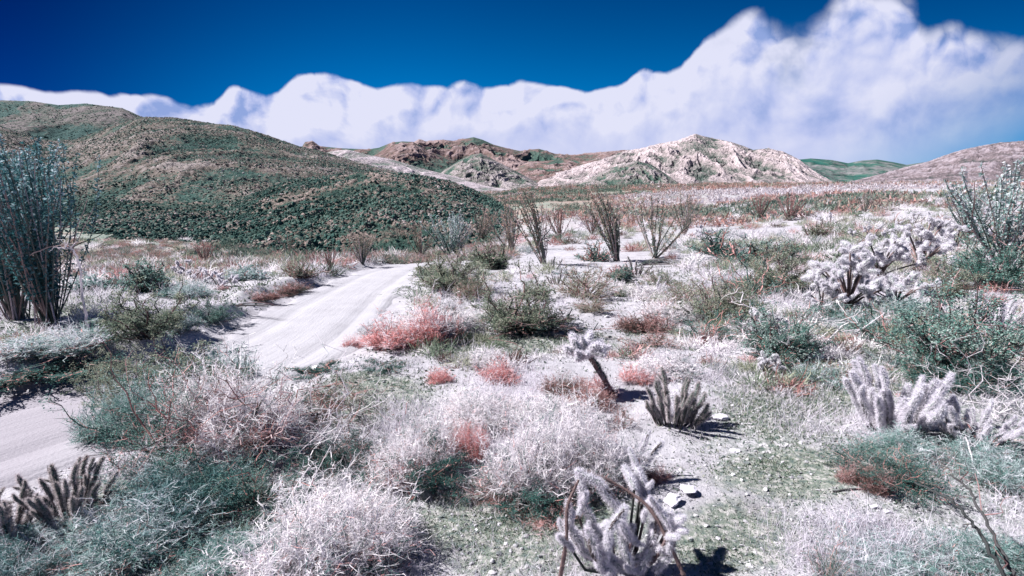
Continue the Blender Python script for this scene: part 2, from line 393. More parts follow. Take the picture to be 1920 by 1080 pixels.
def hill_mat(name, cols, sc, spk, bst, bd, veil=None):
    # cols: dark green, grey green, rosy brown, pale rock
    m, n, b, o = mat(name, .95); P = geo(n)
    a = n.noise(P, sc, 8, .68); f = n.noise(P, spk, 5, .72); k = n.noise(n.vadd(P, (31., 7., 3.)), sc * 2.4, 6, .7)
    v = n.m('ADD', n.m('MULTIPLY', a, .34), n.m('ADD', n.m('MULTIPLY', f, .46), n.m('MULTIPLY', k, .20)))
    v = n.m('ADD', v, n.m('MULTIPLY', n.m('SUBTRACT', attr(n, 'var'), .5), .30))
    c = n.ramp(v, [(.38, cols[0]), (.46, cols[1]), (.53, cols[2]), (.61, cols[3])])
    n.put(b.inputs['Base Color'], c); bump(n, b, f, bst, bd); return m
def rock_mat(name, c0, c1, sc=9):
    m, n, b, o = mat(name, .9); tcn = n.n('ShaderNodeTexCoord').outputs['Object']
    v = n.noise(tcn, sc, 6, .7); oi = n.n('ShaderNodeObjectInfo').outputs['Random']
    v = n.m('ADD', n.m('MULTIPLY', v, .7), n.m('ADD', n.m('MULTIPLY', attr(n), .25), n.m('MULTIPLY', oi, .08)))
    n.put(b.inputs['Base Color'], n.ramp(v, [(.3, c0), (.7, c1)])); bump(n, b, v, .6, .05); return m
M['rock'] = rock_mat('granite', (.34, .32, .38), (.78, .75, .84))
M['white_rock'] = rock_mat('white_quartz', (.74, .74, .80), (.90, .90, .94))
M['dark_rock'] = rock_mat('dark_stone', (.05, .07, .07), (.20, .21, .22))
M['peb'] = veg('pebbles', [(0, (.10, .12, .12)), (.4, (.28, .28, .30)), (1, (.60, .58, .63))], 0)
M['boulder'] = veg('hill_boulders', [(0, (.03, .07, .06)), (.45, (.10, .15, .13)), (.75, (.24, .19, .175)), (1, (.52, .46, .48))], 0, 0)
M['scrub'] = veg('hill_scrub', [(0, (.012, .045, .042)), (.4, (.045, .105, .092)), (.75, (.13, .19, .16)), (1, (.30, .22, .195))], 0, 0)
M['fscrub'] = veg('far_scrub', [(0, (.08, .14, .12)), (.3, (.20, .25, .21)), (.5, (.36, .29, .26)), (.66, (.50, .26, .23)), (.8, (.46, .40, .42)), (1, (.72, .70, .78))], .25, 0)

# ------------------------------------------------------------------ the ground
GREEN = [(700, 745, 130, 55, .9), (1480, 740, 150, 70, .9), (1500, 880, 220, 60, .8), (1000, 985, 260, 90, .95), (960, 648, 230, 22, .9), (1380, 1000, 170, 90, .8),
         (1130, 640, 160, 25, .5), (150, 590, 170, 60, .6), (280, 500, 260, 40, .5), (430, 560, 120, 40, .3), (1750, 900, 160, 90, .4), (250, 980, 260, 110, .7), (1250, 520, 90, 20, .2),
         (1700, 640, 150, 80, .45), (1400, 520, 200, 40, .3)]
DIRT = [(1700, 1000, 260, 120, .65), (1600, 600, 160, 60, .7), (1000, 930, 300, 60, .6), (1450, 800, 220, 70, .7), (760, 900, 200, 60, .9), (300, 900, 300, 150, .8), (1700, 420, 300, 40, .35),
        (100, 640, 140, 50, .7), (90, 700, 110, 16, 1.0), (330, 560, 200, 90, .4), (1880, 760, 200, 200, .7)]
def patch_w(lst, x, y):
    s = np.zeros(x.shape)
    for px, py, wx, wy, a in lst:
        cx, cy = cast(px, py, h_base); c2, cy1 = cast(px, min(1300, py + wy), h_base); _, cy2 = cast(px, max(405, py - wy), h_base)
        rx = wx / 1000 * cy; ry = max(.3, (cy2 - cy1) / 2)
        k = cx / cy                                # patches lie along the sight line's plan direction
        s = np.maximum(s, a * np.exp(-(((x - k * y) / rx) ** 2 + ((y - cy) / ry) ** 2) ** 1.3 * .8))
    return s
def grid_faces(nr, nc, wrap=False):
    i, j = np.meshgrid(np.arange(nr - 1), np.arange(nc if wrap else nc - 1), indexing='ij'); j2 = (j + 1) % nc
    a, b, c, d = i * nc + j, i * nc + j2, (i + 1) * nc + j2, (i + 1) * nc + j
    return np.concatenate([np.stack([a, b, c], -1).reshape(-1, 3), np.stack([a, c, d], -1).reshape(-1, 3)])
def field_object(name, X, Y, Z, F, m, attrs, smooth=True):
    g = MB(); g.add(np.stack([X.ravel(), Y.ravel(), Z.ravel()], -1), F)
    o = g.build(name, m, smooth=smooth)
    for k, v in attrs.items():
        if k == 'var': o.data.attributes['var'].data.foreach_set('value', v.ravel().astype(np.float32)); continue
        at = o.data.attributes.new(k, 'FLOAT', 'POINT'); at.data.foreach_set('value', v.ravel().astype(np.float32))
    return o
rad = np.concatenate([[0.02], np.geomspace(.5, 60, 420), np.geomspace(62, 4200, 150)])
th = np.concatenate([np.linspace(-62, 62, 760), np.linspace(62, 298, 150)[1:-1]]) * pi / 180
RR, TT = np.meshgrid(rad, th, indexing='ij'); GX = RR * np.sin(TT); GY = RR * np.cos(TT)
GZ = h(GX.ravel(), GY.ravel()).reshape(GX.shape)
ga = patch_w(GREEN, GX, GY); da = patch_w(DIRT, GX, GY)
rd, _ = road_d(GX, GY); clear = sst(rd, RW - .2, RW + .8)
dist = np.hypot(GX, GY); fa = sst(dist + 24 * (fbm(GX / 12, GY / 12, 3) - .5), 45 - 17 * sst(GX / np.maximum(dist, 1), 0, -.15) + 45 * sst(GX / np.maximum(dist, 1), .15, .5), 90 + 60 * sst(GX / np.maximum(dist, 1), .15, .5))
gmat = ground_mat()
ground = field_object('ground', GX, GY, GZ, grid_faces(len(rad), len(th), True)[:, ::-1], gmat, {'green': ga * clear, 'dirt': da * clear, 'far': fa})
tag(ground, 'pale sandy desert floor with green sprouting patches running to the hills', 'ground', kind='structure')

# the sandy road lies a few millimetres over the carved bed
seg = np.cumsum(np.r_[0, np.hypot(*np.diff(RC, axis=0).T)])
sN = np.arange(0, seg[-1], .12); cx = np.interp(sN, seg, RC[:, 0]); cy = np.interp(sN, seg, RC[:, 1])
tx, ty = np.gradient(cx), np.gradient(cy); L = np.hypot(tx, ty); nx, ny = -ty / L, tx / L
ac = np.linspace(-1, 1, 34)
wl = RW + .05 + .9 * (fbm(sN * .7, sN * 0 + 3, 4) - .5); wr = RW + .05 + .9 * (fbm(sN * .7, sN * 0 + 9, 4) - .5)
off = np.where(ac[None] > 0, ac[None] * wl[:, None], ac[None] * wr[:, None])
X = cx[:, None] + nx[:, None] * off; Y = cy[:, None] + ny[:, None] * off
Zr = h(X.ravel(), Y.ravel()).reshape(X.shape)
rut = -.034 * (np.exp(-((off - .75) / .16) ** 2) + np.exp(-((off + .75) / .16) ** 2)) + .006 * (fbm(sN[:, None] * .5 + 0 * off, off * 5, 4) - .5)
edge = np.clip((1 - np.abs(ac)) * 8, 0, 1)[None]
Zr = Zr + .045 * edge - .02 * (1 - edge) + rut * edge
road = field_object('road', X, Y, Zr, grid_faces(len(sN), len(ac)), road_mat(), {'vignette': sst(X + .25 * Y, -2.2, -3.6), 'across': off, 'along': np.repeat(sN[:, None], len(ac), 1)})  # mask darkens the sand towards the near left: vignette put into the colour
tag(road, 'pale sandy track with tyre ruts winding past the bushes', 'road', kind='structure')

# ------------------------------------------------------------------ hills
def hill(name, sky_px, foot, ridge, m, label, amp=.10, ns=1.0, rough=.02, cols=520, rows=150, shape=1.0, back=.8, gully=1.0, seed=0, ext=True, varf=None, rend=None, stretch=.55, wsc=1.0):
    sp = np.array(sky_px, float)
    px = np.linspace(sp[0, 0], sp[-1, 0], cols); py = np.interp(px, sp[:, 0], sp[:, 1])
    uvs = np.array([uv(a, b) for a, b in zip(px, py)]); u = uvs[:, 0]; v = uvs[:, 1]
    rg = ridge if rend is None else np.interp(px, [sp[0, 0], sp[-1, 0]], [ridge, rend])
    rg = np.broadcast_to(np.asarray(rg, float), px.shape); ft = foot * rg / ridge
    t = np.concatenate([np.linspace(0, 1, rows), 1 + np.linspace(0, back, rows // 3)[1:]])
    T, UU = np.meshgrid(t, u, indexing='ij')
    Yd = ft[None] + (rg - ft)[None] * T; X = UU * Yd
    zt = CAM_H + v * rg; zf = h_base(u * ft, ft) - 1.5
    k = np.where(T <= 1, np.clip(T, 0, 1) ** shape, 1 - 1.1 * (T - 1) ** 1.2)
    Z = zf[None] + (zt - zf)[None] * k
    H = np.maximum(zt - zf, 1)[None]
    s = ns / max(np.mean(H), 5) * 1.6
    wx = fbm(X * s * .6 + seed, Yd * s * .6 - seed, 3) * 1.6
    rid = fbm(X * s + wx + seed * 3.3, Yd * s * stretch + wx * wsc - seed, 6, .5, True)
    inner = np.clip(4 * T * (1 - T), 0, 1) ** .8 + np.where(T > 1, .3, 0)
    Z = Z + (rid - .62) * amp * H * inner * gully
    fine = fbm(X * s * 7 + 9, Yd * s * 7, 4, .6, True) - .55
    Z = Z + fine * rough * H * np.clip(T * 8, 0, 1) * np.where(np.abs(T - 1) < .02, .35, 1)
    Z = np.maximum(Z, h_base(X, Yd) - 2.5)
    va = np.clip(.5 + (rid - .6) * 1.2, 0, 1) if varf is None else varf(X, Yd, Z, T, np.interp(UU, u, px), rid)
    o = field_object(name, X, Yd, Z, grid_faces(len(t), cols), m, {'var': va})
    tag(o, label, 'hill', kind='structure'); o['_r'] = 0; del o['_r']
    return X, Yd, Z, T
LH = hill_mat('left_hill_rock', [(.012, .045, .042), (.05, .105, .092), (.14, .112, .098), (.27, .235, .235)], .03, 1.1, 1.0, .6)
LT = hill_mat('toe_hill_rock', [(.015, .04, .035), (.045, .09, .075), (.15, .12, .105), (.30, .24, .23)], .06, 1.3, 1.0, .6)
LF = hill_mat('back_hill_rock', [(.02, .06, .06), (.05, .105, .10), (.105, .11, .10), (.19, .165, .175)], .02, .3, 1.0, 2.0)
MR = hill_mat('mid_range_rock', [(.035, .075, .062), (.065, .105, .09), (.135, .085, .08), (.25, .19, .195)], .005, .06, .7, 5)
MG = hill_mat('foothill_rock', [(.04, .085, .07), (.10, .15, .13), (.20, .185, .175), (.42, .37, .39)], .014, .25, 1.0, 5)
GR = hill_mat('granite_mountain', [(.06, .10, .085), (.21, .205, .20), (.44, .365, .385), (.60, .515, .545)], .016, .22, 1.0, 6)
FG = hill_mat('far_green_hill', [(.015, .075, .065), (.03, .095, .08), (.07, .11, .10), (.16, .16, .17)], .004, .03, .8, 6)
RH = hill_mat('right_hill_rock', [(.045, .07, .07), (.14, .13, .14), (.24, .19, .21), (.42, .36, .41)], .02, .45, 1.0, 3)
PM = hill_mat('pale_spur_rock', [(.13, .17, .15), (.26, .24, .25), (.36, .31, .34), (.48, .42, .46)], .015, .12, 1.0, 3)

hillA = hill('hill', [(-900, 260), (-500, 215), (-200, 196), (0, 188), (60, 190), (110, 197), (160, 194), (230, 203), (262, 217), (320, 262), (380, 330), (420, 380)], 330, 520, LF, 'dull rounded hill rising behind the left slope', .12, seed=2)
hillB = hill('hill', [(-900, 330), (-400, 290), (-100, 240), (0, 236), (80, 262), (140, 262), (200, 240), (262, 219), (330, 221), (400, 232), (437, 235), (490, 250), (560, 274), (600, 283), (650, 298), (700, 312), (760, 326), (830, 345), (900, 362), (960, 382), (1010, 402)],
             95, 270, LH, 'large stony hill sloping down from the left edge to the plain', .10, rough=.035, cols=760, rows=230, seed=5, rend=200)
hillC = hill('hill', [(-900, 420), (-300, 400), (0, 395), (120, 385), (230, 372), (330, 372), (420, 376), (480, 362), (540, 340), (620, 330), (700, 322), (770, 326), (830, 337), (880, 352), (925, 374), (965, 395), (1010, 412), (1060, 425)],
             43, 104, LT, 'dark boulder covered foot of the left hill', .14, rough=.06, cols=760, rows=170, seed=9)
hill('hill', [(560, 310), (600, 290), (620, 284), (650, 280), (690, 290), (740, 300), (790, 316), (850, 330), (930, 350), (1010, 362), (1060, 372)], 500, 720, PM, 'low pale pinkish spur behind the left hill', .12, seed=12)
hill('hill', [(560, 285), (572, 266), (585, 265), (600, 274), (640, 278), (690, 280), (710, 277), (735, 267), (755, 265), (775, 266), (800, 282), (850, 300), (900, 330), (960, 350)], 900, 1300, MR, 'dark topped hill at the left of the middle range', .34, seed=14, rough=.012, stretch=.3)
hill('hill', [(740, 300), (770, 270), (785, 262), (800, 265), (830, 262), (850, 264), (888, 257), (905, 262), (925, 271), (955, 279), (975, 283), (1010, 279), (1025, 283), (1040, 288), (1070, 291), (1110, 287), (1150, 283), (1180, 281), (1230, 300), (1300, 330)], 1000, 1700, MR, 'rosy and green mountain range in the middle distance', .42, seed=21, rough=.010, cols=760, rows=220, stretch=.35)
hill('hill', [(1420, 330), (1490, 300), (1520, 297), (1560, 300), (1590, 306), (1615, 301), (1645, 299), (1675, 304), (1700, 309), (1720, 306), (1750, 302), (1850, 296), (2000, 290), (2300, 300)], 1500, 2400, FG, 'smooth dark green hill in the gap on the right', .2, seed=31, rough=.01)
hill('hill', [(960, 380), (985, 352), (1010, 334), (1060, 318), (1110, 305), (1150, 291), (1170, 284), (1200, 279), (1240, 269), (1270, 264), (1290, 257), (1305, 251), (1318, 255), (1340, 260), (1370, 266), (1395, 274), (1412, 281), (1440, 278), (1470, 285), (1500, 300), (1520, 316), (1545, 332), (1570, 346), (1600, 356)],
     700, 1120, GR, 'rugged pale pink granite mountain with a pointed summit', .31, rough=.013, cols=900, rows=300, seed=19, shape=.80, stretch=.30, ns=1.7)
hill('hill', [(1480, 352), (1530, 350), (1575, 346), (1620, 335), (1690, 316), (1740, 303), (1780, 289), (1810, 280), (1845, 273), (1880, 267), (1920, 265), (2000, 262), (2200, 250), (2700, 260)],
     210, 430, RH, 'lavender grey rock ridge rising at the right edge', .20, rough=.03, cols=760, rows=240, seed=40, shape=.8, stretch=.8, ns=1.6)
hill('hill', [(800, 345), (835, 318), (862, 300), (885, 290), (902, 287), (925, 299), (950, 312), (985, 330), (1020, 350), (1060, 366)], 640, 860, MG, 'small green grey knob below the middle range', .26, rough=.015, cols=400, seed=61, stretch=.35, ns=1.4)
hill('hill', [(900, 345), (950, 322), (990, 304), (1040, 300), (1090, 302), (1130, 298), (1180, 308), (1240, 330), (1300, 350)], 820, 1240, MR, 'brown ridge between the middle range and the pale mountain', .30, rough=.015, cols=400, seed=62, stretch=.35)
hill('hill', [(1040, 366), (1085, 345), (1130, 322), (1165, 308), (1195, 301), (1222, 309), (1255, 330), (1290, 350), (1320, 366)], 560, 760, MG, 'green grey foothill at the left foot of the pale mountain', .30, rough=.02, cols=400, seed=63, stretch=.35, ns=1.4)
hill('hill', [(1500, 318), (1530, 318), (1555, 330), (1590, 344), (1640, 352), (1700, 360)], 900, 1300, FG, 'dark little spur under the far green hill', .15, seed=44)

def scatter_hill(data, n, sizes, seed, vis=True, px=None, tmax=1.0):
    X, Yd, Z, T = data; r = rng(seed); nr, nc = X.shape
    i = r.random(n * 3) ** .8 * (T[:, 0] <= tmax).sum(); j = r.random(n * 3) * (nc - 2); i = np.clip(i, 0, nr - 2)
    i0, j0 = i.astype(int), j.astype(int); fi, fj = i - i0, j - j0
    g = lambda A: (A[i0, j0] * (1 - fi) + A[i0 + 1, j0] * fi) * (1 - fj) + (A[i0, j0 + 1] * (1 - fi) + A[i0 + 1, j0 + 1] * fi) * fj
    P = np.stack([g(X), g(Yd), g(Z)], -1)
    u = P[:, 0] / P[:, 1]; keep = (u > -1.15) & (u < 1.15); P = P[keep][:n]
    dens = fbm(P[:, 0] / 14, P[:, 1] / 14, 4); P = P[r.random(len(P)) < np.clip((dens - .22) * 2.6, .12, 1)]
    return P, sizes[0] + (sizes[1] - sizes[0]) * r.random(len(P)) ** 3.6, r
def hill_stuff(name, data, n, sizes, seed, m, label, cat, vr=(0, 1), flat=.8, sub=0, rough=.25, **k):
    P, S, r = scatter_hill(data, n, sizes, seed, **k); g = MB()
    tn = np.clip((fbm(P[:, 0] / 9 + seed, P[:, 1] / 9, 4) - .5) * 3.2 + .5, 0, 1); a = vr[0] + (vr[1] - vr[0]) * np.clip(.5 * r.random(len(P)) + .5 * tn, 0, 1); P[:, 2] += S * .15
    g.add(*blobs(P, S, r, sub, rough, flat, a)); tag(g.build(name, m), label, cat, kind='stuff')
hill_stuff('boulders', hillC, 80000, (.06, .32), 51, M['boulder'], 'dark and tan boulders covering the foot of the left hill', 'boulders', (0, .95))
hill_stuff('scrub', hillC, 90000, (.07, .34), 52, M['scrub'], 'dark scrub between the boulders at the hill foot', 'scrub', (0, .62), 1.0)
hill_stuff('boulders', hillB, 110000, (.06, .36), 53, M['boulder'], 'scattered stones over the big left hill', 'boulders', (.3, 1))
hill_stuff('scrub', hillB, 110000, (.07, .36), 54, M['scrub'], 'low bushes speckling the big left hill', 'scrub', (.15, 1), .8)
hill_stuff('scrub', hillA, 16000, (.2, .9), 55, M['scrub'], 'low bushes on the hill behind the left slope', 'scrub', (.1, 1), .8)

# ------------------------------------------------------------------ plants: one mesh set per kind, size class and variant
CACHE = {}
def lobes(d, r, k=1.0):                    # uneven outline of a crown as a function of direction
    f = np.ones(len(d))
    for _ in range(9):
        a = unit(r.normal(size=3) * [1, 1, .7]); f += r.uniform(-.20, .24) * k * np.exp(-((1 - d @ a) / r.uniform(.05, .25)))
    return f
def paths(B, D, L, k, r, wig=.1, lift=0.0):   # n wiggling paths from B along D
    n = len(B); t = np.linspace(0, 1, k)[None, :, None]
    j = np.cumsum(r.normal(size=(n, k, 3)), 1) * wig / k; j[:, 0] = 0
    P = B[:, None] + D[:, None] * t * L[:, None, None] + j * L[:, None, None]
    P[..., 2] += lift * (t[..., 0] ** 2) * L[:, None]
    return P
def hemi(n, r, lo=0.0, hi=1.0):
    z = r.uniform(lo, hi, n); a = r.uniform(0, 2 * pi, n); q = np.sqrt(1 - z * z)
    return np.stack([q * np.cos(a), q * np.sin(a), z], -1)

# lod: 0 near (about 4 m), 1 middle (9 m), 2 far (20 m and beyond). All crowns are modelled 1 wide and 1 high.
TH = (.0022, .0042, .010); 
def m_pale(lod, seed, mats=('pale', 'dry'), dens=1.0, hairy=1.0):
    r = rng(1000 + seed + lod * 37); nc = 13
    az = r.uniform(0, 2 * pi, nc); q = np.sqrt(r.random(nc)) * .36; cc = np.stack([q * np.cos(az), q * np.sin(az), r.uniform(0, .12, nc)], -1); cc[0] = 0
    cr = r.uniform(.14, .27, nc); chh = np.clip((1.12 - 1.25 * q) * r.uniform(.78, 1.0, nc), .35, 1.1) - cc[:, 2]; ctone = r.normal(size=nc) * .18
    nb = int((1700, 1000, 520)[lod] * dens); w_ = cr ** 2 * chh; ci = r.choice(nc, nb, p=w_ / w_.sum())
    D = unit(hemi(nb, r, .0, 1) * [1, 1, 1] + [0, 0, .15]); env = 1 / np.sqrt((D[:, 0] ** 2 + D[:, 1] ** 2) / cr[ci] ** 2 + D[:, 2] ** 2 / chh[ci] ** 2)
    lb = lobes(D, r, 1.3); L = env * lb * r.uniform(.62, 1.05, nb); T = TH[lod] * (1.15, 1.1, 1.15)[lod]
    P = paths(cc[ci], D, L, 6, r, .32); P[..., 2] = np.maximum(P[..., 2], .0)
    tw = MB(); dr = MB(); tone = np.clip(.50 + ctone[ci] + .16 * r.normal(size=nb), .02, 1)
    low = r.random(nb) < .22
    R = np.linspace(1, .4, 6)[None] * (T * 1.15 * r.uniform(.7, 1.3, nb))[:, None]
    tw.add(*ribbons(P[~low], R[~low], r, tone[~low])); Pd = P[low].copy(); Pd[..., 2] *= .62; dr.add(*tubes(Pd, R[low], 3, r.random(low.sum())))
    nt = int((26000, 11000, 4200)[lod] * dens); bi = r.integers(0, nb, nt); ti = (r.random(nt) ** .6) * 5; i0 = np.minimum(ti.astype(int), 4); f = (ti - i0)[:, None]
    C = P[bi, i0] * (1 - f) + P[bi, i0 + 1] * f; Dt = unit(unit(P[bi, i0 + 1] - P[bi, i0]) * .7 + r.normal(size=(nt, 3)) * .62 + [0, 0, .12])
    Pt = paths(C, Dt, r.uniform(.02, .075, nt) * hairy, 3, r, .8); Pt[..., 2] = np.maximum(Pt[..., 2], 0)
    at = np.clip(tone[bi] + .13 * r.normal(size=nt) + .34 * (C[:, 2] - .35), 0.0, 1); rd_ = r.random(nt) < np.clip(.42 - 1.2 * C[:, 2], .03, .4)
    Rt = np.array([1, .8, .35])[None] * (T * r.uniform(.6, 1.15, nt))[:, None]
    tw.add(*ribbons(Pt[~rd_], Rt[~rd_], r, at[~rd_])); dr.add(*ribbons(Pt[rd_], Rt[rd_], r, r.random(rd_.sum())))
    return [('twigs', tw.mesh('twigs', M[mats[0]])), ('dry_stems', dr.mesh('dry_stems', M[mats[1]]))]
def m_leafy(lod, seed, leaf='leaf', dens=1.0, spread=.85, stemmat='wood', lo=.30, lsz=1.0):
    r = rng(3000 + seed + lod * 31); ns = 40
    B = r.normal(size=(ns, 3)) * [.045, .045, 0]; Ds = unit(hemi(ns, r, .30, 1) * [spread, spread, 1])
    lb = lobes(Ds, r, 1.1); env = 1 / np.sqrt((Ds[:, 0] / .5) ** 2 + (Ds[:, 1] / .5) ** 2 + Ds[:, 2] ** 2)
    Ls = env * lb * r.uniform(.72, .98, ns); P = paths(B, Ds, Ls, 9, r, .42, .06)
    st = MB(); T = TH[lod] * 2.6
    st.add(*tubes(P, np.linspace(1, .22, 9)[None] * (T * r.uniform(.7, 1.5, (ns, 1))), 5, r.random(ns)))
    nb = 520; si = r.integers(0, ns, nb); ti = r.uniform(lo, 1, nb) * 8; i0 = np.minimum(ti.astype(int), 7); f = (ti - i0)[:, None]
    Bb = P[si, i0] * (1 - f) + P[si, i0 + 1] * f; Db = unit(unit(P[si, i0 + 1] - P[si, i0]) + r.normal(size=(nb, 3)) * .55 + [0, 0, .15])
    Lb = r.uniform(.07, .20, nb); Pb = paths(Bb, Db, Lb, 4, r, .5); Pb[..., 2] = np.maximum(Pb[..., 2], .01)
    st.add(*ribbons(Pb, np.linspace(1, .3, 4)[None] * np.full((nb, 1), TH[lod] * 1.2), r, r.random(nb)))
    nl = int((26000, 13000, 5200)[lod] * dens); bi = r.integers(0, nb, nl); ti = r.uniform(.15, 1.0, nl) * 3; i0 = np.minimum(ti.astype(int), 2); f = (ti - i0)[:, None]
    C = Pb[bi, i0] * (1 - f) + Pb[bi, i0 + 1] * f + r.normal(size=(nl, 3)) * .016
    br = r.random(nb); a = np.clip(.5 * br[bi] + .5 * r.random(nl) + .12 * (C[:, 2] - .5), 0, 1)
    sz = np.array((.012, .019, .036))[lod] * lsz * r.uniform(.6, 1.4, nl)
    fo = MB(); fo.add(*leaves(C, sz, sz * .34, r, .3, a))
    return [('stems', st.mesh('stems', M[stemmat])), ('foliage', fo.mesh('foliage', M[leaf]))]
def m_bare(lod, seed, mat_='wood', n=16, nb=110):
    r = rng(4000 + seed + lod * 17); B = r.normal(size=(n, 3)) * [.05, .05, 0]; Ds = hemi(n, r, .12, .9) * [.52, .52, 1]
    P = paths(B, Ds, r.uniform(.7, 1.05, n), 10, r, .8, .05); P[..., 2] = np.maximum(P[..., 2], .01)
    st = MB(); st.add(*tubes(P, np.linspace(1, .25, 10)[None] * (TH[lod] * 3.2 * r.uniform(.6, 1.3, (n, 1))), 5, r.random(n)))
    si = r.integers(0, n, nb); i0 = r.integers(3, 9, nb); Bb = P[si, i0]; Db = unit(unit(P[si, i0] - P[si, i0 - 1]) + r.normal(size=(nb, 3)) * .7)
    Pb = paths(Bb, Db, r.uniform(.1, .32, nb), 6, r, .9)
    tw = st; tw.add(*tubes(Pb, np.linspace(1, .3, 6)[None] * np.full((nb, 1), TH[lod] * 1.5), 3, r.random(nb)))
    nt = nb * 5; si = r.integers(0, nb, nt); i0 = r.integers(1, 6, nt); Pt = paths(Pb[si, i0], unit(r.normal(size=(nt, 3)) + [0, 0, .3]), r.uniform(.04, .12, nt), 4, r, .9)
    tw.add(*ribbons(Pt, np.linspace(1, .4, 4)[None] * np.full((nt, 1), TH[lod] * .9), r, r.random(nt)))
    return [('stems', st.mesh('stems', M[mat_]))]
def m_ocotillo(lod, seed, n=17, lean=0.0, leafy=1.0, spreadang=30, fuzz='cane_leaf', thin=1.0):
    r = rng(5000 + seed + lod * 13); parts = []
    for i in range(n):
        az = r.uniform(0, 2 * pi); an = radians(spreadang) * r.random() ** .75
        k = 13; t = np.linspace(0, 1, k); Lc = r.uniform(.72, 1.0)
        rho = np.sin(an) * (t ** 1.0) * Lc + .05 * np.sin(t * pi) * r.uniform(-.5, 1); b = r.normal(size=2) * .018
        x = b[0] + rho * np.cos(az) + lean * t ** 1.3 * Lc + .012 * np.sin(t * 9 + i) * t; y = b[1] + rho * np.sin(az) + .012 * np.cos(t * 8 + i * 2) * t; z = np.cos(an) * t * Lc
        P = np.stack([x, y, z], -1)[None]; T = (.0050, .0066, .0082)[lod] * thin
        g = MB(); g.add(*tubes(P, (np.linspace(1, .38, k) * T * r.uniform(.8, 1.25))[None], 6, np.array([r.random()])))
        if i % 3 == 0:                                        # a forked cane
            f0 = r.integers(3, 7); Pf = paths(P[0, f0][None], unit((P[0, f0 + 1] - P[0, f0] + r.normal(size=3) * .03))[None], np.array([Lc * (1 - t[f0]) * .9]), 8, r, .12)
            g.add(*tubes(Pf, (np.linspace(.8, .35, 8) * T)[None], 5, np.array([r.random()])))
        nl = int((520, 260, 90)[lod] * leafy); ti = r.uniform(.12, 1, nl) ** .8 * (k - 1); i0 = np.minimum(ti.astype(int), k - 2); f = (ti - i0)[:, None]
        C = P[0, i0] * (1 - f) + P[0, i0 + 1] * f + r.normal(size=(nl, 3)) * .004; sz = np.array((.012, .019, .030))[lod] * r.uniform(.6, 1.4, nl)
        g.add(*leaves(C, sz, sz * .24, r, .1, np.clip(r.random(nl) * .7 + .3 * ti / (k - 1), 0, 1)), 1)
        parts.append(('cane', g.mesh('cane', [M['cane'], M[fuzz]])))
    return parts
PROTO = {
 'pale': lambda l, s: m_pale(l, s), 'grey': lambda l, s: m_pale(l, s + 50, ('grey', 'dry'), .8), 'salmon': lambda l, s: m_pale(l, s + 90, ('salmon', 'rust'), .55, 1.2),
 'rust': lambda l, s: m_pale(l, s + 130, ('rust', 'wood'), .55, 1.2), 'mixed': lambda l, s: m_pale(l, s + 170, ('pale', 'salmon'), .8),
 'leaf': lambda l, s: m_leafy(l, s), 'teal': lambda l, s: m_leafy(l, s + 40, 'teal'), 'wispy': lambda l, s: m_pale(l, s + 210, ('wisp', 'wood'), .6, 1.1), 'dark': lambda l, s: m_leafy(l, s + 60, 'dark', .8, .9, 'dry', .05), 'thin': lambda l, s: m_leafy(l, s + 80, 'leaf', .45, 1.0, 'rust'),
 'twiggy': lambda l, s: m_leafy(l, s + 120, 'teal', .35, 1.1, 'dry', .1, .9),
 'bare': lambda l, s: m_bare(l, s), 'barered': lambda l, s: m_bare(l, s + 30, 'rust'), 'barepale': lambda l, s: m_bare(l, s + 60, 'pale'),
 'oco': lambda l, s: m_ocotillo(l, s, (22, 30, 17, 26, 20)[s % 5], (0, -.20, .10, .16, -.08)[s % 5], .8, (36, 28, 46, 32, 40)[s % 5]), 'ocobig': lambda l, s: m_ocotillo(l, s + 10, 58, -.05, .60, 23, 'oteal', .58),
 'ocopale': lambda l, s: m_ocotillo(l, s + 20, 30, -.08, 1.5, 34, 'grey'), 'ocolean': lambda l, s: m_ocotillo(l, s + 30, 20, -.30, .9, 19), 'ocored': lambda l, s: m_ocotillo(l, s + 40, 20, 0, 1.9, 38, 'rust')}
KIND = {'pale': ('pale_shrub', 'shrub', 'pale twiggy shrubs on the sand'), 'grey': ('grey_shrub', 'shrub', 'grey twiggy shrubs on the desert floor'), 'salmon': ('salmon_shrub', 'shrub', 'salmon coloured dry shrubs'),
        'rust': ('rusty_shrub', 'shrub', 'dark rusty dry shrubs'), 'mixed': ('pale_shrub', 'shrub', 'pale twiggy shrubs on the sand'), 'leaf': ('creosote_bush', 'bush', 'olive green bushes'),
        'teal': ('creosote_bush', 'bush', 'dark green bushes'), 'wispy': ('teal_shrub', 'shrub', 'teal grey wispy shrubs in the foreground'), 'dark': ('creosote_bush', 'bush', 'dark tangled bushes'), 'thin': ('creosote_bush', 'bush', 'thin olive bushes with red stems'), 'twiggy': ('grey_shrub', 'shrub', 'open grey green shrubs'),
        'bare': ('bare_shrub', 'shrub', 'leafless dark shrubs'), 'barered': ('bare_shrub', 'shrub', 'leafless reddish shrubs'), 'barepale': ('bare_shrub', 'shrub', 'leafless pale shrubs')}
def kinfo(k): return KIND.get(k, ('ocotillo', 'ocotillo', 'ocotillos standing on the desert floor'))
def link(name, me, parent):
    o = bpy.data.objects.new(name, me); COL.objects.link(o); o.parent = parent; return o
PLACED = []
rr0 = random.Random(5)
